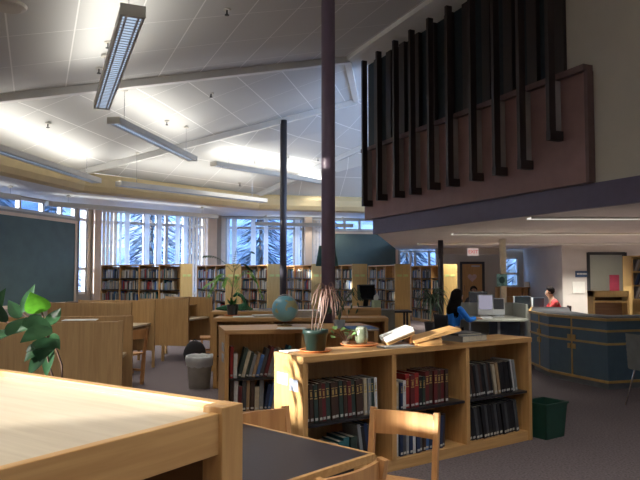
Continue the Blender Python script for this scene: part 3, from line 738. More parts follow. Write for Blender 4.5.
# ================================================================ BLACK TABLE + CHAIRS
HB = .74
c0 = at(375.5, 453.5, HB); cb = at(240, 421.5, HB); v = (cb-c0); v.z = 0; v.normalize()
ang = math.atan2(v.y, v.x)         # local +x runs along the far edge to the left
t = root('library_table', (c0.x, c0.y, 0), ang, 'black-topped table with oak edge in front of the low bookcase', 'table')
LW, LD = 1.25, .92                 # local +y is towards the viewer (left turn of v)
sgn = 1
B('table_top', BLACKTOP, (.022, .022, HB-.03, LW-.022, LD-.022, HB), t)
m = MB(); m.box(0, 0, HB-.034, LW, .022, HB+.001, .003); m.box(0, LD-.022, HB-.034, LW, LD, HB+.001, .003); m.box(0, .022, HB-.034, .022, LD-.022, HB+.001, .003); m.box(LW-.022, .022, HB-.034, LW, LD-.022, HB+.001, .003); m.build('table_edge', OAK, t)
m = MB(); m.box(.07, .07, HB-.09, LW-.07, .095, HB-.034); m.box(.07, LD-.095, HB-.09, LW-.07, LD-.07, HB-.034); m.box(.07, .095, HB-.09, .095, LD-.095, HB-.034); m.box(LW-.095, .095, HB-.09, LW-.07, LD-.095, HB-.034); m.build('apron', BLACKP, t)
for x in (.07, LW-.12):
    for y in (.07, LD-.12): B('leg', BLACKP, (x, y, 0, x+.05, y+.05, HB-.05), t)
def make_chair(lab):
    t = root('library_chair', (0, 0, 0), 0, lab, 'chair', 'wooden library chairs')
    # faces local +y ; back at -y
    m = MB(); m.box(-.2, -.19, .425, .2, .21, .455, .012); m.build('seat', CHAIRW, t)
    for s in (-1, 1):
        m = MB(); m.bar((s*.185, -.16, 0), (s*.185, -.195, .45), .034, .045, (0, 1, 0)); m.bar((s*.185, -.195, .44), (s*.185, -.255, .80), .03, .042, (0, 1, 0), .004); m.build('leg', CHAIRW, t)
        MB().bar((s*.18, .18, 0), (s*.18, .17, .43), .036, .036, (0, 1, 0)).build('leg', CHAIRW, t)
        MB().bar((s*.182, -.17, .2), (s*.182, .17, .2), .02, .03).build('stretcher', CHAIRW, t)
    MB().bar((-.18, 0, .16), (.18, 0, .16), .02, .03).build('stretcher', CHAIRW, t)
    m = MB(); n = 8
    for k in range(n):
        a0, a1 = k/n, (k+1)/n
        f = lambda a: (-.175+.35*a, -.235-.03*math.sin(math.pi*a), 0)
        p, q = f(a0), f(a1)
        m.bar((p[0], p[1], .725), (q[0]+.001, q[1], .725), .018, .13)
    bmesh.ops.remove_doubles(m.bm, verts=m.bm.verts, dist=.002)
    m.build('back_slat', CHAIRW, t)
    return t
def chair_at(t, px_l, px_r, py, z=.80): pass
CH = make_chair('wooden chair with sunlit back slat beside the black table, before front bookcase')
q = at(401, 410, .80); CH.location = (q.x-.09, q.y-.22, 0); CH.rotation_euler.z = math.radians(154)
q = at(262, 413, .80); dup(CH, (q.x+.11, q.y-.12, 0), math.radians(215), 'wooden chair at the far side of black table, left of front bookcase')
q = at(352, 468, .80); dup(CH, (q.x-.18, q.y+.17, 0), math.radians(47), 'nearest wooden chair, only its back top showing at the bottom edge')
q = at(137, 386, 0); dup(CH, (q.x-.20, q.y+.05, 0), math.radians(62), 'wooden chair with sunlit back beside the nearest study carrel')
q = at(207, 362, 0); dup(CH, (q.x+.08, q.y, 0), math.radians(100), 'wooden chair at the far study carrel, behind the waste bin')
q = at(388, 343, .3); dup(CH, (q.x+.05, 7.9, 0), math.radians(150), 'small wooden chair behind the front bookcase, below dark little table')
# ================================================================ CARRELS
def carrel(P, ang, W, Lg, lab, H=1.12, full=False):
    """P = near right corner; local -x spans the width, +y away; open sides at left and right; spine panel in the middle"""
    t = root('study_carrel', (P[0], P[1], 0), ang, lab, 'study carrel', 'oak study carrels')
    zb = .28
    for y in (0, Lg):
        m = MB(); m.box(-W/2+.005, y-.015, zb, 0, y+.015, H, .003); m.build('side_panel', CARREL, t)
        m = MB(); m.box(-W, y-.015, zb, -W/2-.005, y+.015, H, .003); m.build('side_panel', CARREL, t)
        for x in (-.02, -W/2, -W+.02): B('leg', CARREL, (x-.02, y-.02, 0, x+.02, y+.02, H+.008), t)
    B('spine_panel', CARREL, (-W/2-.015, .02, zb, -W/2+.015, Lg-.02, H), t)
    B('desk_top', PALEOAK, (-W/2+.02, .02, .715, -.06, Lg-.02, .745), t); B('desk_top', PALEOAK, (-W+.06, .02, .715, -W/2-.02, Lg-.02, .745), t)
    B('book_shelf', CARREL, (-W/2+.02, .02, .96, -W/2+.18, Lg-.02, .98), t)
    return t
p = at(123, 321.5, 1.12); carrel(p, math.radians(10), 2.5, .86, 'nearest oak study carrel at left, behind the big-leaved plant')
p = at(132, 303, 1.12); carrel(p, math.radians(-6), 1.35, 1.0, 'middle oak study carrel in front of the teal board')
p = at(189, 299, 1.12); carrel(p, math.radians(-14), 1.0, 1.05, 'far oak study carrel just left of the potted palm')
o = MB().box(0, 0, 0, .3, .21, .004).build('paper_sheet', PAPER, loc=(at(62, 321, 1.13).x, at(62, 321, 1.13).y-.02, 1.131), rz=.2)
tag(o, 'white paper sheet lying on top of the nearest study carrel', 'paper')
# dark console under the left window
q = atY(89, 302, 18.7)
t = root('console_table', (q.x, q.y, 0), .2, 'dark brown console between the teal board and leftmost tall bookcase', 'table')
DB = plain('dark_brown_wood', (.09, .04, .025), .5)
B('table_top', DB, (-.6, -.25, .74, .6, .25, .79), t)
for x in (-.55, .51):
    for y in (-.2, .16): B('leg', DB, (x, y, 0, x+.05, y+.05, .74), t)
# ================================================================ BINS AND BAG
q = at(197, 390, 0)
t = root('waste_bin', (q.x, q.y+.17, 0), 0, 'round grey waste bin with white liner beside the low bookcases', 'waste bin')
MB().lathe([(.14, 0), (.175, .40), (.185, .41), (.185, .42), (.165, .42), (.14, .03)], 28).build('bucket', BIN, t, smooth=True)
m = MB(); n = 28; prof = [(.178, .30), (.192, .36), (.196, .42), (.188, .445), (.165, .435), (.15, .25)]
rings = [[m.bm.verts.new(((rr+random.uniform(-.006, .006))*math.cos(2*math.pi*k/n), (rr+random.uniform(-.006, .006))*math.sin(2*math.pi*k/n), z+random.uniform(-.012, .012))) for k in range(n)] for rr, z in prof]
for i in range(len(prof)-1):
    for k in range(n): m.bm.faces.new((rings[i][k], rings[i][(k+1) % n], rings[i+1][(k+1) % n], rings[i+1][k]))
m.build('bin_liner', CLEARBAG, t, smooth=True)
q = at(194.5, 366.5, 0)
t = root('backpack', (q.x, q.y, 0), .2, 'black backpack on the floor behind the grey waste bin', 'backpack')
m = MB(); m.sphere((0, 0, .22), .22, (.85, .5, 1.0), 3, .03); m.build('bag_body', plain('black_cloth', (.02, .018, .022), .85), t, smooth=True)
MB().sphere((0, -.11, .14), .13, (1, .5, .8), 2).build('front_pocket', plain('bag_purple', (.06, .04, .07), .8), t, smooth=True)
for s in (-1, 1): MB().tube([(s*.08, .08, .4), (s*.11, .17, .3), (s*.1, .12, .08)], .014).build('strap', BLACKP, t)
MB().tube([(-.04, 0, .42), (0, 0, .46), (.04, 0, .42)], .01).build('handle', BLACKP, t)
q = at(546, 440, 0)
t = root('recycling_bin', (q.x+.05, q.y+.16, 0), A1, 'dark green plastic bin on the floor at the end of the front bookcase', 'bin')
m = MB(); 
def tub(m, w0, d0, w1, d1, h, th):
    for (ax, s) in (('x', 1), ('x', -1), ('y', 1), ('y', -1)):
        def c(w, d, z, i):
            if ax == 'x': return (s*(w-i), -d+i if 0 else -d, z), (s*(w-i), d, z)
            return (-w, s*(d-i), z), (w, s*(d-i), z)
        a, b = c(w0, d0, 0, 0); e, f = c(w1, d1, h, 0); a2, b2 = c(w0, d0, 0, th); e2, f2 = c(w1, d1, h, th)
        vs = [m.bm.verts.new(k) for k in (a, b, f, e, a2, b2, f2, e2)]
        for q_ in ((0, 1, 2, 3), (7, 6, 5, 4), (0, 4, 5, 1), (3, 2, 6, 7), (1, 5, 6, 2), (0, 3, 7, 4)): m.bm.faces.new([vs[k] for k in q_])
    m.box(-w0, -d0, 0, w0, d0, .01)
tub(m, .14, .11, .165, .135, .33, .01); m.build('bin_body', BINGR, t)
m = MB(); m.box(-.175, -.145, .315, .175, -.13, .335); m.box(-.175, .13, .315, .175, .145, .335); m.box(-.175, -.13, .315, -.16, .13, .335); m.box(.16, -.13, .315, .175, .13, .335); m.build('rim', BINGR, t)
# ================================================================ THINGS ON TOP OF THE FRONT BOOKCASE
def on1(x, y, z=H1): 
    ca, sa = math.cos(A1), math.sin(A1); return Vector((O1[0]+x*ca-y*sa, O1[1]+x*sa+y*ca, z))
def saucer(mb, r): mb.lathe([(r*.8, 0), (r, .012), (r*1.02, .018), (r*.9, .014), (r*.8, .008)], 28)
q = at(315.5, 351, H1+.01)
m = MB(); saucer(m, .125); tag(m.build('plant_saucer', TERRA, loc=(q.x, q.y+.04, H1+.0005), smooth=True), 'round orange saucer under the dark green pot', 'saucer')
t = root('spider_plant', (q.x, q.y+.04, H1+.012), 0, 'spider plant with drooping pinkish leaves in dark green pot on front bookcase', 'plant')
MB().lathe([(.072, 0), (.092, .125), (.1, .126), (.1, .16), (.088, .16), (.085, .13), (.06, .12)], 28).build('pot', POTG, t)
for o in kids(t):
    for p in o.data.polygons: p.use_smooth = abs(p.normal.z) < .7
MB().lathe([(.0835, .125), (.02, .14)], 16).build('soil', SOIL, t)
m = MB()
for s in range(4): m.tube([(.02*s-.03, 0, .13), (.035*s-.02, .0, .3), (.03*s+.02, .02, .44)], .005)
m.build('stem', STEM, t)
def ribbon(m, base, az, reach, rise, drop, w, n=9):
    prev = None
    for i in range(n+1):
        f = i/n; rr = reach*(1-(1-f)**1.6); z = rise*math.sin(min(1, f*1.9)*math.pi/2)-drop*max(0, f-.25)**1.35*1.5
        c = Vector(base)+Vector((rr*math.cos(az), rr*math.sin(az), z)); x = Vector((-math.sin(az), math.cos(az), 0))
        ww = w*(1-f)**.5*.5+.0008
        rw = [m.bm.verts.new(c-x*ww+Vector((0, 0, ww*.5))), m.bm.verts.new(c), m.bm.verts.new(c+x*ww+Vector((0, 0, ww*.5)))]
        if prev:
            for k in (0, 1): m.bm.faces.new((prev[k], prev[k+1], rw[k+1], rw[k]))
        prev = rw
m = MB(); rr = random.Random(5)
for k in range(34): ribbon(m, (.085, .01, .44+rr.uniform(-.04, .02)), rr.uniform(0, 6.283), rr.uniform(.05, .23), rr.uniform(.02, .09), rr.uniform(.08, .26), rr.uniform(.006, .011))
m.build('leaves', SPIDER, t)
# terrarium jar and ivy on orange plate
q = at(362, 346, H1)
m = MB(); saucer(m, .16); tag(m.build('plant_saucer', TERRA, loc=(q.x-.02, q.y+.05, H1+.0005), smooth=True), 'wide orange plate under the small glass jar', 'saucer')
t = root('glass_jar', (q.x+.0, q.y+.05, H1+.02), 0, 'small glass jar of moss and earth on the orange plate', 'jar')
m = MB().lathe([(.045, 0), (.055, .03), (.055, .085), (.045, .11), (.046, .118)], 20); m.build('jar_glass', plain('jar_glass_green', (.15, .17, .11), .15, var=.3, scale=30), t, smooth=True)
MB().sphere((0, 0, .115), .05, (1, 1, .5), 2, .12).build('moss', plain('moss_grey', (.24, .25, .19), .9, var=.5, scale=60), t)
t = root('ivy_plant', (q.x-.13, q.y+.06, H1), 0, 'small ivy cutting with pale green leaves beside the glass jar', 'plant')
rr = random.Random(8)
MB().lathe([(.03, 0), (.035, .03), (.02, .035)], 14).build('pot', plain('small_clay_pot', (.3, .2, .12), .8), t)
m = MB(); m2 = MB()
for k in range(16):
    a = rr.uniform(0, 6.28); L = rr.uniform(.04, .13); tip = Vector((L*math.cos(a), L*.7*math.sin(a), rr.uniform(.05, .17)))
    m.tube([(0, 0, .02), tip*.6+Vector((0, 0, .03)), tip], .002, 5); m2.leaf(tip, tip+Vector((rr.uniform(-.04, .04), rr.uniform(-.03, .0), rr.uniform(-.03, .02))), .05, up=(0, -.6, .8))
m.build('stems', STEM, t); m2.build('leaves', plain('ivy_leaf', (.25, .42, .14), .5, var=.3, trans=.3), t)
# open book on a sloping stand
q0 = at(402, 344, H1)
P = on1(1.28, .20)
t = root('book_stand', P, math.radians(6), 'oak sloping book stand on top of the front bookcase', 'stand')
MB().bar((-.04, 0, .03), (.36, 0, .13), .32, .022).build('rest_board', OAK, t); 
for y in (-.15, .13): MB().prism([(0, y), (.2, y), (.2, y+.02), (0, y+.02)], 0, .05).build('side_support', OAK, t)
MB().bar((.17, 0, .012), (.19, 0, .09), .2, .02).build('foot', OAK, t); B('base', OAK, (-.02, -.11, 0, .24, .11, .012), t)
MB().bar((-.26, 0, .012), (-.03, 0, .10), .28, .014).build('rest_board', OAK, t); MB().bar((-.06, 0, .012), (-.05, 0, .085), .2, .016).build('foot', OAK, t)
t = root('open_book', P, math.radians(6), 'open book with bright sunlit white pages leaning on the oak stand', 'book')
MB().bar((-.27, 0, .024), (-.03, 0, .116), .30, .004).build('cover', BC['tan'], t)
MB().bar((-.275, 0, .045), (-.04, 0, .137), .28, .036, bev=.004).build('pages', PAPER, t)
def flatbook(P, ang, w, d, h, colr, lab, group='books lying flat'):
    t = root('book', P, ang, lab, 'book', group)
    m = MB(); m.box(-w/2, -d/2, 0, w/2, d/2, .003); m.box(-w/2, -d/2, h-.003, w/2, d/2, h); m.box(-w/2, -d/2, 0, -w/2+.004, d/2, h); m.build('cover', BC[colr], t)
    B('pages', CREAM, (-w/2+.005, -d/2+.004, .0035, w/2-.004, d/2-.004, h-.0035), t)
flatbook(on1(1.86, .16, H1+.001), A1+.05, .34, .24, .05, 'grey', 'thick grey-covered book lying flat on the front bookcase, right of stand')
flatbook(on1(1.84, .17, H1+.052), A1-.1, .28, .21, .02, 'dark_grey', 'thin book lying on top of the thick grey-covered book')
flatbook(on1(.97, .09, H1+.001), A1-.1, .30, .12, .012, 'white', 'thin white booklet lying on the front bookcase before the open book')
flatbook(at(440, 322, 1.0), A1+.2, .26, .2, .06, 'tan', 'x') if 0 else None
# papers
def sheets(P, ang, w, d, n, lab, group, col=PAPER):
    t = root('paper_stack', P, ang, lab, 'papers', group)
    for k in range(n): MB().box(-w/2, -d/2, k*.006, w/2, d/2, k*.006+.005).build('sheet', col, t, rz=random.uniform(-.25, .25), loc=(random.uniform(-.02, .02), random.uniform(-.02, .02), 0))
q = at(305, 352, H1); sheets(Vector((q.x-.12, q.y+.05, H1+.001)), A1, .16, .12, 1, 'white paper on the front bookcase beside the orange saucer', 'loose papers')
q = at(243, 318, H1); sheets(Vector((q.x, p3.y+.2, H1+.001)), 0, .34, .24, 2, 'white papers right of the potted palm', 'loose papers')
q = at(265, 316, H1); flatbook(Vector((q.x, p3.y+.22, H1+.001)), .3, .30, .22, .03, 'white', 'white magazine lying right of the palm papers')
q = at(295, 324, H1); sheets(Vector((q.x, p0.y if 0 else at(295, 329, H1).y, H1+.001)), .1, .3, .22, 2, 'white papers beside the foot of the globe', 'loose papers')
q = at(311, 313, H1); 
for k, c in enumerate(['white', 'grey', 'white']): flatbook(Vector((X_at(308, p3.y+.25), p3.y+.25, H1+.001+.032*k)), .1*k, .42, .3, .03, c, '%s large flat volume in the stack right of the globe, %s' % (c, ['lowest', 'middle one', 'topmost'][k]))
for (px, c) in ((258, 'white'), (268, 'blue')): flatbook(Vector((X_at(px, p4.y+.25), p4.y+.25, H1+.001)), .1, .3, .22, .03, c, '%s book lying flat on the farthest low bookcase' % c)
q = at(362, 330, H1); flatbook(Vector((q.x+.0, q.y+.12, H1+.001)), .15, .30, .42, .02, 'blue', 'big bright blue flat folder behind the glass jar')
bpy.data.objects[-1]
# globe
gp = at(285, 325.5, H1)
GR = .152
t = root('globe', (gp.x, gp.y-.03, H1), 0, 'light blue world globe on a stand on the second bookcase', 'globe')
m_, tt, b = nmat('globe_map'); c = tt.nodes.new('ShaderNodeTexCoord'); n = tt.nodes.new('ShaderNodeTexNoise'); n.inputs['Scale'].default_value = 7; n.inputs['Detail'].default_value = 6
tt.links.new(c.outputs['Object'], n.inputs['Vector']); rp = tt.nodes.new('ShaderNodeValToRGB'); tt.links.new(n.outputs['Fac'], rp.inputs[0])
rp.color_ramp.elements[0].color = (.17, .42, .52, 1); rp.color_ramp.elements[0].position = .53; rp.color_ramp.elements[1].color = (.42, .40, .22, 1); rp.color_ramp.elements[1].position = .56
tt.links.new(rp.outputs[0], b.inputs['Base Color']); b.inputs['Roughness'].default_value = .3
GB = MB().sphere((0, 0, 0), GR, sub=4).build('ball', m_, t, smooth=True, loc=(0, 0, GR+.045))
pts = [(0+(GR+.012)*math.cos(a)*math.cos(.5), -(GR+.012)*math.cos(a)*math.sin(.5)*0, GR+.045+(GR+.012)*math.sin(a)) for a in [math.radians(-67+k*12) for k in range(17)]]
MB().tube(pts, .005, 8).build('meridian', ALU, t, smooth=True)
MB().lathe([(.09, 0), (.085, .012), (.03, .02), (.012, .03), (.012, .045)], 24).build('base', plain('brass_base', (.4, .28, .1), .4, .6), t, smooth=True)
# palm
q = at(232, 316, H1)
pp = Vector((q.x, q.y+.05, H1))
m = MB(); saucer(m, .12); tag(m.build('plant_saucer', TERRA, loc=pp+Vector((0, 0, .0005)), smooth=True), 'orange saucer under the black palm pot', 'saucer')
t = root('potted_palm', pp+Vector((0, 0, .012)), 0, 'palm in a black pot standing on the third low bookcase', 'plant')
MB().lathe([(.07, 0), (.088, .145), (.094, .15), (.084, .15), (.07, .11)], 20).build('pot', plain('black_pot', (.035, .04, .048), .35), t, smooth=False)
MB().lathe([(.07, .11), (.02, .12)], 14).build('soil', SOIL, t)
MB().tube([(0, 0, .1), (-.01, 0, .3), (.01, 0, .5), (.03, 0, .68)], [.012, .010, .009, .007]).build('trunk', TRUNK, t)
def frond(m, base, tip, arch, nl, ll, w):
    b = Vector(base); e = Vector(tip); prev = None; pts = []
    for i in range(13):
        f = i/12; pts.append(b.lerp(e, f)+Vector((0, 0, arch*math.sin(math.pi*f))))
    m.tube(pts, .003, 5)
    for i in range(2, 13):
        p = pts[i]; d = (pts[i]-pts[i-1]).normalized(); sd_ = d.cross(Vector((0, 0, 1))).normalized()
        for s in (-1, 1): m.leaf(p, p+(d*.6+sd_*s*.7)*ll*(1-.4*i/12)+Vector((0, 0, -.35*ll)), w, n=3)
fr_ = [((-.40, -.05, .42), .10), ((.34, 0, .50), .16), ((-.25, .1, .56), .1), ((.10, -.1, .33), .2), ((-.12, -.1, .44), .12), ((.42, .02, .30), .30), ((-.36, .1, .30), .2), ((.25, .15, .66), .1), ((-.42, .05, .86), .08), ((.28, 0, .92), .1), ((.05, .05, .98), .04)]
for k, (tp, ar) in enumerate(fr_):
    m = MB(); frond(m, (.0+.02*(k % 2), 0, .40 if k < 7 else .62), tp, ar, 9, .12, .022); m.build('frond', PALM if k < 7 else LEAFD, t)
m = MB()
for k in range(14): m.leaf((0, 0, .12), (.1*math.cos(k*.45*2), .07*math.sin(k*.9), .2+.03*(k % 3)), .05)
m.build('undergrowth', plain('undergrowth_green', (.06, .22, .06), .6, trans=.2), t)
# green stuffed long-necked animal
t = root('stuffed_animal', (X_at(236, p4.y+.2), p4.y+.12, H1), 0, 'dark green long-necked stuffed animal lying behind the potted palm', 'toy')
def skin_obj(name, verts, edges, radii, mat, parent, sub=1):
    me = bpy.data.meshes.new(name); me.from_pydata(verts, edges, []); o = bpy.data.objects.new(name, me); COL.objects.link(o)
    sk = o.modifiers.new('s', 'SKIN'); sk.use_smooth_shade = True
    for i, rd in enumerate(radii):
        v = me.skin_vertices[0].data[i]; v.radius = (rd, rd) if not isinstance(rd, tuple) else rd; v.use_root = (i == 0)
    ss = o.modifiers.new('d', 'SUBSURF'); ss.levels = sub; ss.render_levels = sub
    dg = bpy.context.evaluated_depsgraph_get(); ev = o.evaluated_get(dg); nm = bpy.data.meshes.new_from_object(ev)
    bpy.data.objects.remove(o); nm.materials.clear(); nm.materials.append(mat)
    for p in nm.polygons: p.use_smooth = True
    o = bpy.data.objects.new(name, nm); COL.objects.link(o)
    if parent: o.parent = parent
    return o
vs = [(0, 0, .06), (-.16, 0, .055), (-.32, 0, .035), (.14, 0, .06), (.18, 0, .12), (.12, 0, .24), (.03, 0, .29), (-.03, 0, .23), (.1, -.08, .02), (-.1, -.08, .02), (.1, .08, .02), (-.1, .08, .02), (.3, 0, .03)]
es = [(0, 1), (1, 2), (0, 3), (3, 4), (4, 5), (5, 6), (6, 7), (3, 8), (1, 9), (3, 10), (1, 11), (3, 12)]
es_ = es
skin_obj('body', vs, es, [.06, .05, .015, .055, .035, .03, .035, .02, .02, .02, .02, .02, .012], plain('dark_green_plush', (.03, .12, .06), .95, var=.3, scale=40, bump=.5), t)
# ================================================================ BIG-LEAVED PLANT AT LEFT
bp = atY(56, 380, 4.1)
t = root('leafy_plant', (bp.x, bp.y, 0), 0, 'big-leaved plant with one bright green sunlit leaf at the left', 'plant')
MB().lathe([(.14, 0), (.18, .3), (.19, .32), (.17, .32), (.15, .27)], 24).build('pot', plain('clay_planter', (.3, .14, .08), .7), t)
MB().lathe([(.155, .26), (.03, .29)], 16).build('soil', SOIL, t)
def leafpts(m, px, py, Y, px2, py2, Y2, w, up=(0, -.8, .5), fold=.25):
    b = atY(px, py, Y)-Vector((bp.x, bp.y, 0)); e = atY(px2, py2, Y2)-Vector((bp.x, bp.y, 0)); m.leaf(b, e, w, up=up, n=8, fold=fold)
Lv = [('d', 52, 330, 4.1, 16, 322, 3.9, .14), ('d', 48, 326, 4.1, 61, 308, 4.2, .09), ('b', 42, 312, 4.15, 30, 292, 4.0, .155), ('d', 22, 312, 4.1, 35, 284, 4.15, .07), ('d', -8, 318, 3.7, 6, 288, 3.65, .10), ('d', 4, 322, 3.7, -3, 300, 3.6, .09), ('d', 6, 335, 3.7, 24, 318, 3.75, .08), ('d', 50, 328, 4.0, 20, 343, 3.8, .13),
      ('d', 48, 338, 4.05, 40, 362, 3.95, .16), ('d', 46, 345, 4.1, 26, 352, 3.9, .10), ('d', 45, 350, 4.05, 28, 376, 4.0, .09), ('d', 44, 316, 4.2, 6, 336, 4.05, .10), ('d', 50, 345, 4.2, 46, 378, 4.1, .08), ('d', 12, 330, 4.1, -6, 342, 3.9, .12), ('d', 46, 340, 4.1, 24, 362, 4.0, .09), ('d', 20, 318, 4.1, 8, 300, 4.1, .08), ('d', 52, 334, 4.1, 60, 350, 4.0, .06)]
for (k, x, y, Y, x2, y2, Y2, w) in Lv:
    m = MB(); leafpts(m, x, y, Y, x2, y2, Y2, w); m.build('leaf', LEAF_BACKLIT if k == 'b' else LEAFD, t, smooth=True)
m = MB()
for pts in ([(49, 326), (55, 345), (62, 365), (62, 395)], [(50, 330), (46, 350), (50, 368), (56, 385)], [(42, 312), (45, 325), (50, 345)], [(22, 312), (35, 322), (50, 335)], [(-8, 318), (20, 326), (50, 340)]):
    m.tube([atY(x, y, 4.15)-Vector((bp.x, bp.y, 0)) for x, y in pts], .006, 6)
m.tube([(0.02, 0, .28), atY(58, 385, 4.15)-Vector((bp.x, bp.y, 0))], .008, 6)
m.build('stems', STEM, t)
# ================================================================ REFERENCE DESK AREA (middle)
YD = 9.9
xl, xr = X_at(340, YD), X_at(381, YD)
HD = 1.05
t = root('reference_desk', (xl, YD, 0), 0, 'tall oak desk carrying the black monitor, right of the purple column', 'desk')
B('top', OAK, (0, 0, HD-.05, xr-xl, .7, HD), t, .004); B('side_panel', OAKZ, (xr-xl-.05, .01, 0, xr-xl, .7, HD-.05), t); B('side_panel', OAKZ, (0, .01, 0, .05, .7, HD-.05), t)
B('back_panel', MATS['oak_recess_shade'], (.05, .62, .3, xr-xl-.05, .65, HD-.05), t); B('apron', OAK, (.05, .02, HD-.15, xr-xl-.05, .04, HD-.05), t); B('shelf', OAK, (.05, .05, .55, xr-xl-.05, .6, .58), t)
r2 = random.Random(2)
x = .12
for k, c in enumerate(['white', 'white', 'grey', 'dark_grey', 'navy_blue', 'black', 'navy_blue', 'black', 'black']):
    book((xl, YD, 0), 0, x, .12, .582, .045, .2, .26, 0, c, '%s binder on the shelf inside the tall oak desk, %s from the left' % (c.replace('_', ' '), ORD[k]), 'binders in the tall oak desk'); x += .047
def monitor(P, ang, w, h, lab, body, scr, stand=True, chin=0, group=None, tilt=-.08, z0=None):
    t = root('computer_monitor', P, ang, lab, 'computer monitor', group)
    M = Matrix.Rotation(tilt, 4, 'X')
    z0 = (.11 if stand else .02) if z0 is None else z0
    o = MB().box(-w/2, -.03, z0, w/2, .03, z0+h, .008, M).build('casing', body, t)
    MB().box(-w/2+.02, -.034, z0+.02+chin, w/2-.02, -.031, z0+h-.02, 0, M).build('screen', scr, t)
    if stand: MB().bar((0, .05, .01), (0, .0, z0+.1), .08, .02).build('stand_neck', body, t); MB().box(-.1, -.08, 0, .1, .1, .012, .004).build('stand_foot', body, t)
    return t
q = at(366, 305, HD); monitor(Vector((X_at(367, YD+.3), YD+.35, HD)), math.radians(28), .30, .24, 'small black monitor on the tall oak desk', BLACKP, SCREEND, chin=0, stand=True)
t = root('tissue_box', (X_at(375.5, YD+.3), YD+.2, HD), .3, 'green and white tissue box beside the black monitor', 'tissue box')
B('box', plain('tissue_green', (.45, .55, .35), .7), (-.055, -.055, 0, .055, .055, .11), t); m = MB(); m.leaf((0, 0, .1), (.02, 0, .23), .08, up=(0, 1, 0)); m.leaf((0, 0, .1), (-.03, 0, .19), .06, up=(0, 1, 0)); m.build('tissue', PAPER, t)
t = root('desk_divider', (X_at(386.5, 10.6), 10.6, 0), 0, 'grey panelled desk end just right of the tall oak desk', 'partition')
B('panel', plain('divider_grey', (.25, .25, .22), .7), (-.09, 0, .25, .13, .5, .98), t); B('foot', BLACKP, (-.07, 0, 0, -.03, .5, .25), t); B('foot', BLACKP, (.07, 0, 0, .11, .5, .25), t)
t = root('small_table', (X_at(399, 12), 12.0, 0), 0, 'dark little table in front of the sixth golden end panel', 'table')
B('table_top', BLACKP, (-.22, -.25, .87, .20, .3, .90), t)
for x in (-.18, .1):
    for y in (-.2, .22): B('leg', BLACKP, (x, y, 0, x+.035, y+.035, .87), t)
t = root('stool', (X_at(398, 11.4), 11.4, 0), 0, 'low black stool under the dark little table', 'stool')
B('seat', BLACKP, (-.12, -.12, .42, .12, .12, .5), t, .02)
for x in (-.1, .07):
    for y in (-.1, .07): B('leg', BLACKP, (x, y, 0, x+.03, y+.03, .43), t)
# white pot with wiry plant
q = at(337.5, 322, H1)
tz = H1
wp = Vector((X_at(338, 7.75), at(338, 331, H1).y+.38, H1))
t = root('wiry_plant', wp, 0, 'wiry plant in a pale grey pot behind the purple column', 'plant')
MB().lathe([(.055, 0), (.068, .09), (.06, .09), (.05, .07)], 20).build('pot', plain('pale_pot', (.30, .33, .35), .5), t); MB().lathe([(.055, .07), (.01, .08)], 12).build('soil', SOIL, t)
m = MB(); rr = random.Random(4)
for k in range(12):
    a = rr.uniform(-1, 1); m.tube([(0, 0, .08), (a*.08, 0, .3), (a*.16+.03, rr.uniform(-.05, .05), .42+rr.uniform(-.05, .05)), (a*.24+.06, 0, .3)], .004, 5)
for k in range(30): 
    b = Vector((rr.uniform(-.2, .25), rr.uniform(-.05, .05), rr.uniform(.2, .45))); m.leaf(b, b+Vector((rr.uniform(-.05, .05), 0, -.06)), .02, up=(0, -1, 0), n=3)
m.build('stems', plain('wiry_green', (.06, .10, .05), .7), t)
# teal shaded floor lamp
lx = X_at(327, 12)
t = root('floor_lamp', (lx, 12, 0), 0, 'floor lamp with teal cone shade half hidden behind the purple column', 'lamp')
zt = atY(327, 246, 12).z; zb = atY(327, 266, 12).z
MB().lathe([(.21, zb), (.15, zt), (.14, zt), (.20, zb)], 28).build('lamp_shade', plain('teal_shade', (.05, .17, .17), .8), t, smooth=True)
MB().tube([(0, 0, .02), (0, 0, zt)], .012).build('pole', BLACKP, t); MB().lathe([(.14, 0), (.14, .02), (.03, .03)], 24).build('base', BLACKP, t)
# leafy plant at the thin column
t = root('floor_plant', (X_at(431, 17.2), 17.2, 0), 0, 'dark spiky-leaved floor plant beside the thin dark column', 'plant')
MB().lathe([(.16, 0), (.2, .32), (.18, .32), (.15, .28)], 20).build('pot', BLACKP, t); MB().lathe([(.16, .27), (.02, .3)], 12).build('soil', SOIL, t)
MB().tube([(0, 0, .28), (.02, 0, .9)], .02).build('trunk', TRUNK, t)
m = MB(); rr = random.Random(9)
for k in range(70): ribbon(m, (.02, 0, rr.uniform(.6, 1.0)), rr.uniform(0, 6.283), rr.uniform(.25, .62), rr.uniform(.1, .42), rr.uniform(.2, .6), rr.uniform(.03, .055))
m.build('leaves', plain('dracaena_leaf', (.06, .12, .07), .4, var=.4, scale=5), t)
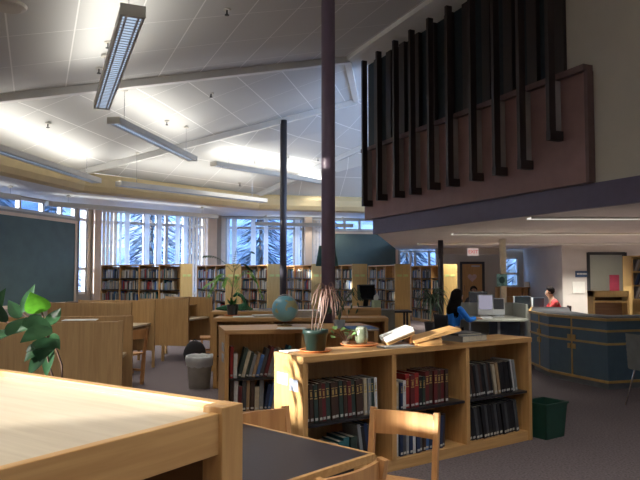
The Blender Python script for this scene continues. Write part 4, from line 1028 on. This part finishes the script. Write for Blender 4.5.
# ================================================================ CIRCULATION DESK
HC = .96
plan = [at(531.5, 369, 0), at(549.8, 378, 0), at(608.5, 390.5, 0), at(645, 388.2, 0)]
plan = [(p.x, p.y) for p in plan]
dlast = (plan[3][0]-plan[2][0], plan[3][1]-plan[2][1]); k_ = 1.8/math.hypot(*dlast); plan[3] = (plan[2][0]+dlast[0]*k_, plan[2][1]+dlast[1]*k_)
plan = [(plan[0][0]+.5, plan[0][1]+1.4)]+plan
t = root('circulation_desk', (*plan[2], 0), 0, 'slate blue curved circulation desk with golden wood bands at right', 'desk')
ox, oy = plan[2]
pl = [Vector((p[0]-ox, p[1]-oy)) for p in plan]
def offs(pts, d):      # offset polyline inwards (+) by d
    out = []
    for i, p in enumerate(pts):
        ns = []
        for a, b in ((i-1, i), (i, i+1)):
            if 0 <= a and b < len(pts):
                v = (pts[b]-pts[a]).normalized(); ns.append(Vector((-v.y, v.x)))
        n = sum(ns, Vector((0, 0))).normalized(); c = n.dot(ns[0]); out.append(p+n*(d/c))
    return out
def band(name, mat, d0, d1, z0, z1):
    a = offs(pl, d0); b = offs(pl, d1); m = MB(); m.prism(list(a)+list(reversed(b)), z0, z1); return m.build(name, mat, t)
band('kick_base', plain('kick_grey', (.20, .20, .20), .6), .05, .5, 0, .09)
band('body', NAVY, 0, .55, .09, HC-.03)
BANDW = plain('golden_band', (.50, .30, .09), .4)
band('wood_band', BANDW, -.015, .02, .09, .125); band('wood_band', BANDW, -.015, .02, .60, .63); band('wood_band', BANDW, -.015, .02, .775, .805)
band('counter_edge', BANDW, -.03, -.0, HC-.035, HC)
band('counter_top', plain('counter_grey', (.04, .041, .045), .8, spec=.1), .0, .62, HC-.03, HC)
for i, fr_ in ((2, (.42,)), (1, (.5,))):
    a, b = pl[i], pl[i+1]; d = (b-a).normalized()
    for f in fr_:
        c = a.lerp(b, f); m = MB(); m.bar((c.x, c.y, .125), (c.x, c.y, .93), .022, .022, up=(d.x, d.y, 0)); m.build('wood_batten', BANDW, t)
        for s in (-1, 1):
            for z in (.66, .53):
                e = c+d*.05*s; n = Vector((d.y, -d.x)); m = MB(); m.bar((e.x+n.x*.008, e.y+n.y*.008, z-.035), (e.x+n.x*.008, e.y+n.y*.008, z+.035), .05, .02, up=(n.x, n.y, 0)); m.build('door_pull', BANDW, t)
# blue-grey chair at right edge
t = root('stacking_chair', (*[at(657, 408, 0)[k] for k in (0, 1)], 0), math.radians(-75), 'grey shell chair with metal legs at the right edge', 'chair')
m = MB()
for i in range(7):
    z0, z1 = .44+.06*i, .44+.06*(i+1); m.bar((0, -.2-.012*i, z0), (0, -.2-.012*(i+1), z1), .42-.02*i, .012, up=(0, 1, 0))
m.build('backrest', GREYP, t); B('seat', GREYP, (-.21, -.2, .43, .21, .2, .45), t, .008)
for s in (-1, 1):
    MB().tube([(s*.2, -.12, .43), (s*.25, -.22, 0)], .011).build('leg', CHROME, t); MB().tube([(s*.2, .12, .43), (s*.25, .22, 0)], .011).build('leg', CHROME, t)
# wooden service cabinet behind desk
yc = 13.4
x0, x1 = X_at(592, yc), X_at(628, yc); zt = atY(600, 291, yc).z
t = root('service_cabinet', (x0, yc, 0), 0, 'golden wood cabinet with open dark front behind the circulation desk', 'cabinet')
w = x1-x0
B('side_panel', GOLD, (0, 0, 0, .04,   .28, zt), t); B('side_panel', GOLD, (w-.04, 0, 0, w,   .28, zt), t); B('top', GOLD, (0, 0, zt-.12, w,   .28, zt), t); B('shelf', GOLD, (.04, .02, zt-.24, w-.04,   .28, zt-.20), t)
B('back_panel', MATS['oak_recess_shade'], (.04,   .24, 0, w-.04, .26, zt-.12), t)
# pink paper, notices, blue sign
o = B('pink_notice', PINK, (0, 0, 0, .20, .008, .33), loc=(X_at(609, yc+.1), yc+.1, zt+.001)); tag(o, 'pink paper notice standing on the golden wood cabinet', 'notice')
o = B('wall_sign', plain('sign_blue', (.04, .08, .16), .5), (-.2, -.03, -.1, .2, 0, .1), loc=(X_at(581, yw), yw, atY(581, 274, yw).z)); tag(o, 'small dark blue sign on the pale wall', 'sign')
m = MB()
for k in range(7): m.box(-.15+.045*k, -.034, -.02, -.12+.045*k, -.031, .03)
m.build('lettering', PAPER, o)
for k, (px) in enumerate((575, 581)):
    o = B('notice', PAPER, (-.1, -.02, -.19, .1, 0, .19), loc=(X_at(px, yw), yw-.001, atY(px, 287.5, yw).z)); tag(o, 'white notice on the pale wall below the blue sign, %s one' % ('left' if k == 0 else 'right'), 'notice', 'notices on the pale wall')
# magazine shelf right
ym = 14.2; xs = X_at(631, ym)
t = root('magazine_rack', (xs, ym, 0), 0, 'tall golden magazine rack with slanted shelves at the right edge', 'rack')
zt = atY(632, 257, ym).z
B('side_panel', GOLD, (0, 0, 0, .04, .4, zt), t); B('side_panel', GOLD, (1.2, 0, 0, 1.24, .4, zt), t); B('back_panel', GOLD, (.04, .37, 0, 1.2, .4, zt), t); B('top', GOLD, (0, 0, zt, 1.24, .4, zt+.03), t)
magz = [zt-.32, zt-.62, zt-.92, zt-1.22]
for z in magz: MB().bar((.62, 0.02, z), (.62, .36, z+.0), 1.16, .02).build('shelf', GOLD, t)
k = 0
for zi, z in enumerate(magz[:3]):
    x = .06; j = 0
    while x < .42:
        c = r.choice(['white', 'grey', 'tan', 'navy_blue', 'cream', 'blue']); book((xs, ym, 0), 0, x+.03, .06, z+.013, .016, .22, .27, .35, c, '%s magazine on the %s shelf of the right edge rack, %s from left' % (c.replace('_', ' '), ['upper', 'middle', 'lower'][zi], ORD[j]), 'magazines in the rack at the right edge', parts=False); x += .045; j += 1
# low shelves on the back wall under the window
for (a, b, lab) in ((497, 526, 'left'), (526, 561, 'right')):
    x0, x1 = X_at(a, 24.2), X_at(b-1, 24.2)
    t = root('wall_bookcase', (x0, 24.2, 0), 0, 'empty low oak bookcase on the back wall under the small window, %s one' % lab, 'bookcase', 'low bookcases on the back wall'); w = x1-x0
    B('side_panel', OAKZ, (0, 0, 0, .05, .35, 1.1), t); B('side_panel', OAKZ, (w-.05, 0, 0, w, .35, 1.1), t); B('top', OAK, (0, 0, 1.07, w, .35, 1.1), t); B('back_panel', OAKZ, (.05, .32, 0, w-.05, .35, 1.07), t)
    for z in (.35, .72): B('shelf', OAK, (.05, .02, z, w-.05, .33, z+.03), t)
o = B('white_card', PAPER, (-.16, 0, 0, .16, .02, .2), loc=(X_at(528, 24.3), 24.3, 1.101)); tag(o, 'white card standing on the low bookcases at the back wall', 'card')
# exit sign
ez = atY(472, 252, 23.2).z; t = root('exit_sign', (X_at(473, 23.2), 23.2, ez), 0, 'white exit sign with red letters hanging above the brown door', 'sign')
B('sign_box', plain('exit_white', (.6, .55, .5), .5, emit=(1, .8, .75), es=.22), (-.19, -.04, -.13, .19, .04, .13), t)
fc = bpy.data.curves.new('x', 'FONT'); fc.body = 'EXIT'; fc.size = .17; fc.align_x = 'CENTER'; fc.align_y = 'CENTER'; fc.extrude = .003
fo = bpy.data.objects.new('x', fc); COL.objects.link(fo); dg = bpy.context.evaluated_depsgraph_get(); me = bpy.data.meshes.new_from_object(fo.evaluated_get(dg)); bpy.data.objects.remove(fo)
me.materials.clear(); me.materials.append(plain('exit_red', (.6, .03, .03), .5, emit=(1, .05, .04), es=.15)); o = bpy.data.objects.new('lettering', me); COL.objects.link(o); o.parent = t; o.rotation_euler = (math.pi/2, 0, 0); o.location = (0, -.045, 0)
# tan pillar with teal poster
yp = 17.5
t = root('pillar', (X_at(502.7, yp), yp, 0), 0, 'slim cream square pillar behind the white computers', 'pillar')
B('shaft', plain('cream_pillar', (.62, .57, .44), .7), (-.07, -.07, 0, .07, .07, 2.51), t)
o = B('poster', plain('poster_teal', (.16, .34, .36), .7, var=.6, scale=9), (-.14, -.02, -.16, .14, 0, .16), loc=(X_at(501.5, yp-.08), yp-.075, atY(502, 280, yp).z)); tag(o, 'small teal poster fixed on the slim cream pillar', 'poster')
m = MB().sphere((0, -.024, 0), .08, (1, .06, 1.2), 2); m.build('poster_motif', plain('poster_dark', (.02, .08, .09), .7), o)
# ================================================================ COMPUTER AREA
yk = 12.3; HDk = .74
x0, x1 = X_at(463, yk), X_at(524, yk)
t = root('computer_desk', (x0, 11.95, 0), 0, 'light grey computer desk with raised back panel, where person in blue sits', 'desk')
w = x1-x0
B('desk_top', LGREY, (0, 0, HDk-.04, w, 1.1, HDk), t, .006); B('back_panel', LGREY, (.1, 1.11, .1, w, 1.15, 1.0), t); B('side_panel', LGREY, (w+.002, .3, .1, w+.04, 1.15, 1.0), t)
for x in (.05, w-.09, w/2): B('leg', ALU, (x, .1, 0, x+.04, .14, HDk-.04), t)
B('modesty_panel', plain('modesty_blue', (.10, .13, .18), .6), (w*.45, .5, .2, w-.05, .53, HDk-.04), t)
def imac(px, Y, ang, w, h, lab, scr, back=False):
    q = Vector((X_at(px, Y), Y, HDk)); return monitor(q, ang, w, h, lab, MACW, scr, chin=.09, stand=True, tilt=-.1, z0=.03)
imac(485, 12.75, math.radians(-6), .30, .40, 'white computer with lit screen in front of the person in blue', SCREENL)
imac(497.3, 12.75, math.radians(0), .26, .33, 'white computer with dark screen, right of the lit one', plain('screen_greyish', (.12, .12, .14), .3))
def backmon(px, py, Y, w, h, lab, zb):
    t = monitor(Vector((X_at(px, Y), Y, zb)), math.pi+math.radians(12), w, h, lab, BLACKP if 0 else plain('monitor_back_navy', (.03, .05, .075), .35), SCREEND, z0=.03)
    MB().sphere((0, .035, .24), .035, (1, .2, 1.1), 2).build('round_emblem', BLACKP, t); B('frame', MACW, (-w/2-.012, -.02, .03, -w/2, .02, .03+h), t); B('frame', MACW, (w/2, -.02, .03, w/2+.012, .02, .03+h), t)
backmon(521, 320, 14.9, .37, .36, 'dark back of a white-framed computer, left of the two facing away', .681)
backmon(537, 320, 15.3, .27, .31, 'dark back of a white-framed computer beside the person in red', .681)
t = root('computer_desk', (X_at(508, 14.7), 14.6, 0), 0, 'grey desk under the two computers seen from behind', 'desk')
B('desk_top', LGREY, (0, 0, .64, .95, .9, .68), t); B('front_panel', LGREY, (0, -.035, .1, .95, -.002, .80), t); B('leg', ALU, (0, .8, 0, .04, .84, .64), t); B('leg', ALU, (.9, .8, 0, .94, .84, .64), t)
t = monitor(Vector((X_at(478, 15.8), 15.8, .78)), math.radians(5), .46, .34, 'wide black monitor behind the person in blue', BLACKP, SCREEND, z0=.03)
t = root('computer_desk', (X_at(462, 15.6), 15.5, 0), 0, 'grey partitioned desk below the wide black monitor', 'desk')
B('desk_top', LGREY, (0, 0, .74, 1.2, .7, .78), t); B('front_panel', LGREY, (0, -.035, .1, 1.2, -.002, .80), t); B('leg', ALU, (1.15, .62, 0, 1.19, .66, .74), t); B('leg', ALU, (0, .62, 0, .04, .66, .74), t)
o = MB().box(-.2, -.07, 0, .2, .07, .02, .005).build('keyboard', MACW, loc=(X_at(481, 12.2), 12.25, HDk+.001), rz=.1); tag(o, 'white keyboard in front of the lit computer', 'keyboard')
# ---- people
def person(P, ang, lab, top, hair_long, handpt, hairmat=HAIR, chairseat=True, lean=0, scl=1):
    t = root('person', P, ang, lab, 'person')
    # facing local +y
    V = [(0, 0, .53), (0, -.01, .70), (0, .0+lean*.3, .88), (0, .01+lean*.6, 1.02), (0, .03+lean*.9, 1.12), (0, .05+lean, 1.18), (0, .055+lean, 1.27), (0, .05+lean, 1.33), (0, .15+lean, 1.23)]
    R = [.13, .12, .125, .10, .05, .066, .082, .06, .012]
    E = [(0, 1), (1, 2), (2, 3), (3, 4), (4, 5), (5, 6), (6, 7), (5, 8)]
    def add(v, rd, p): V.append(v); R.append(rd); E.append((p, len(V)-1)); return len(V)-1
    CV = [(0, 0, .50), (0, -.01, .70), (0, .0+lean*.3, .88), (0, .01+lean*.6, 1.04)]; CR = [.15, .135, .145, .085]; CE = [(0, 1), (1, 2), (2, 3)]
    def cad(v, rd, p): CV.append(v); CR.append(rd); CE.append((p, len(CV)-1)); return len(CV)-1
    TV = [(0, 0, .53)]; TR = [.15]; TE = []
    def tad(v, rd, p): TV.append(v); TR.append(rd); TE.append((p, len(TV)-1)); return len(TV)-1
    for s in (-1, 1):
        hx, hy, hz = handpt; hx = s*hx
        sh = (s*.17, .0+lean*.6, 1.0); el = (s*.23, .16+lean*.4, .80); wr = (hx+s*.02, hy-.09, hz+.02); hd = (hx, hy, hz)
        a = add(sh, .055, 3); b = add(el, .042, a); c = add(wr, .026, b); d_ = add(hd, .03, c)
        for k in range(4): 
            g = add((hx+(k-1.5)*.019, hy+.045, hz+.005), .009, d_); add((hx+(k-1.5)*.021, hy+.075-.006*abs(k-1.2), hz-.012), .007, g)
        g = add((hx-s*.035, hy+.01, hz-.002), .010, d_); add((hx-s*.05, hy+.035, hz-.01), .008, g)
        a = cad(sh, .07, 3); b = cad(el, .058, a); cad(wr, .042, b)
        hp = add((s*.1, .06, .52), .09, 0); kn = add((s*.13, .44, .50), .06, hp); an = add((s*.12, .42, .1), .038, kn); add((s*.12, .55, .045), .035, an)
        hp = tad((s*.1, .06, .52), .105, 0); kn = tad((s*.13, .44, .50), .078, hp); tad((s*.12, .42, .12), .055, kn)
    skin_obj('body', V, E, R, SKIN, t, 2); skin_obj('jacket', CV, CE, CR, top, t, 2); skin_obj('trousers', TV, TE, TR, TROUS, t, 2)
    for s in (-1, 1): MB().sphere((s*.12, .5, .04), .1, (.5, 1.3, .42), 2).build('shoe', BLACKP, t, smooth=True)
    m = MB(); hy = .05+lean
    m.sphere((0, hy-.02, 1.30), .108, (.95, 1, 1.0), 3, .03)
    # trim the face side
    bmesh.ops.delete(m.bm, geom=[v for v in m.bm.verts if v.co.y > hy+.055 and v.co.z < 1.345], context='VERTS')
    if hair_long:
        for k in range(60):
            a = math.radians(180+k*3)+random.uniform(-.05, .05) ; rx = .10*math.cos(a); ry = .10*math.sin(a)
            rz_ = random.uniform(.84, .92)
            m.tube([(rx*.9, hy-.02+ry*.8, 1.34), (rx*1.15, hy-.03+ry*1.15, 1.18), (rx*1.35, hy-.06+ry*1.2-lean*.4, 1.02), (rx*1.3, hy-.07+ry-lean*.6, rz_)], [.02, .024, .022, .006], 6)
    m.build('hair', hairmat, t, smooth=True); t.scale = (scl*1.04, scl*1.04, scl)
    for s in (-1, 1):
        MB().sphere((s*.032, hy+.083, 1.268), .011, sub=2).build('eye', plain('eye_white', (.5, .5, .5), .3), t, smooth=True); MB().sphere((s*.088, hy, 1.26), .022, (.35, .7, 1.2), 2).build('ear', SKIN, t, smooth=True)
    MB().sphere((0, hy+.085, 1.20), .02, (1.1, .35, .3), 2).build('mouth', plain('lips', (.4, .12, .1), .5), t, smooth=True)
    return t
def task_chair(P, ang, lab, hid=False):
    t = root('office_chair', P, ang, lab, 'chair', 'black office chairs')
    B('seat', BLACKP, (-.22, -.22, .38, .22, .22, .44), t, .02); MB().bar((0, -.24, .5), (0, -.27, .85), .36, .04, up=(0, 1, 0), bev=.015).build('backrest', BLACKP, t); MB().bar((0, -.2, .4), (0, -.25, .55), .05, .03, up=(0, 1, 0)).build('back_support', BLACKP, t)
    MB().tube([(0, 0, .08), (0, 0, .38)], .03).build('pole', BLACKP, t); m = MB()
    for k in range(5): a = k*1.2566; m.bar((0, 0, .08), (.26*math.cos(a), .26*math.sin(a), .05), .04, .03); m.sphere((.26*math.cos(a), .26*math.sin(a), .03), .03, sub=1)
    m.build('star_base', BLACKP, t)
yp_ = 11.7
P = Vector((X_at(452, yp_), yp_, 0))
person(P, math.radians(-62), 'person in a bright blue jacket with long dark hair, sitting at computer', BLUEJ, True, (.14, .50, .82), lean=.08, scl=.93)
task_chair(P, math.radians(-62), 'black office chair under the person in blue')
P = Vector((X_at(556, 15.0), 15.0, .0))
person(P, math.radians(80), 'person in a red sweater with short dark hair behind the desk', REDJ, False, (.12, .40, .80), lean=.12, scl=.92)
task_chair(P, math.radians(80), 'black office chair under the person in red')
P = Vector((X_at(473, 17.3), 17.3, 0))
person(P, math.pi, 'dark-haired person sitting behind the wide black monitor, mostly hidden', plain('dark_top', (.04, .04, .05), .8), False, (.16, .4, .86), scl=.9)
task_chair(P, math.pi, 'black office chair under the person hidden by the wide monitor')
# items on the counter side near the woman : white folders behind the front bookcase
# ================================================================ FAR BOOKS
def vis(b):
    o, ang, x, ly, z, w, d, h, c, where, k, zi, n = b
    X = o[0]+x*math.cos(ang); Y = o[1]+x*math.sin(ang)
    u = X/Y*FPX+320; v = 275-(z+h/2-1.55)/Y*FPX
    hidden = (u < 215 and v > 299) or (u < 235 and v > 305) or (235 < u < 345 and v > 308) or (345 <= u < 382 and v > 303)
    face = abs(math.sin(ang)*math.cos(0)*X/Y*-1+math.cos(ang))
    return (0 if hidden else 1)*w*h*face/(Y*Y)
FARB.sort(key=vis, reverse=True)
quota = max(0, 300-NB[0])
for b in FARB[:quota]:
    o, ang, x, ly, z, w, d, h, c, where, k, zi, n = b
    book(o, ang, x, ly, z, w, d, h, 0, c, '%s book, %s on the %s shelf, bay %s of %s tall bookcase' % (c.replace('_', ' '), ORD[n], ['bottom', 'lower', 'middle', 'upper', 'top'][zi], ['one', 'two', 'three', 'four'][k], where), 'books in the %s tall bookcase, bay %d, shelf %d' % (where, k+1, zi+1), parts=False)
names = list(BC); me = bpy.data.meshes.new('shelved_books'); verts = []; faces = []; mi = []
for b in FARB[quota:]:
    o, ang, x, ly, z, w, d, h, c, where, k, zi, n = b
    ca, sa = math.cos(ang), math.sin(ang); base = len(verts)
    for (dx, dy, dz) in ((0, 0, 0), (w, 0, 0), (w, d, 0), (0, d, 0), (0, 0, h), (w, 0, h), (w, d, h), (0, d, h)):
        X, Y = x+dx, ly+dy; verts.append((o[0]+X*ca-Y*sa, o[1]+X*sa+Y*ca, z+dz))
    for f in ((0, 3, 2, 1), (4, 5, 6, 7), (0, 1, 5, 4), (1, 2, 6, 5), (2, 3, 7, 6), (3, 0, 4, 7)): faces.append([base+q for q in f]); mi.append(names.index(c))
me.from_pydata(verts, [], faces); me.update()
for n in names: me.materials.append(BC[n])
me.polygons.foreach_set('material_index', mi)
o = bpy.data.objects.new('shelved_books', me); COL.objects.link(o); tag(o, 'remaining mixed books filling the shelves of the tall bookcases', 'books', kind='stuff')
print('BOOKS', NB[0], 'FAR', len(FARB))
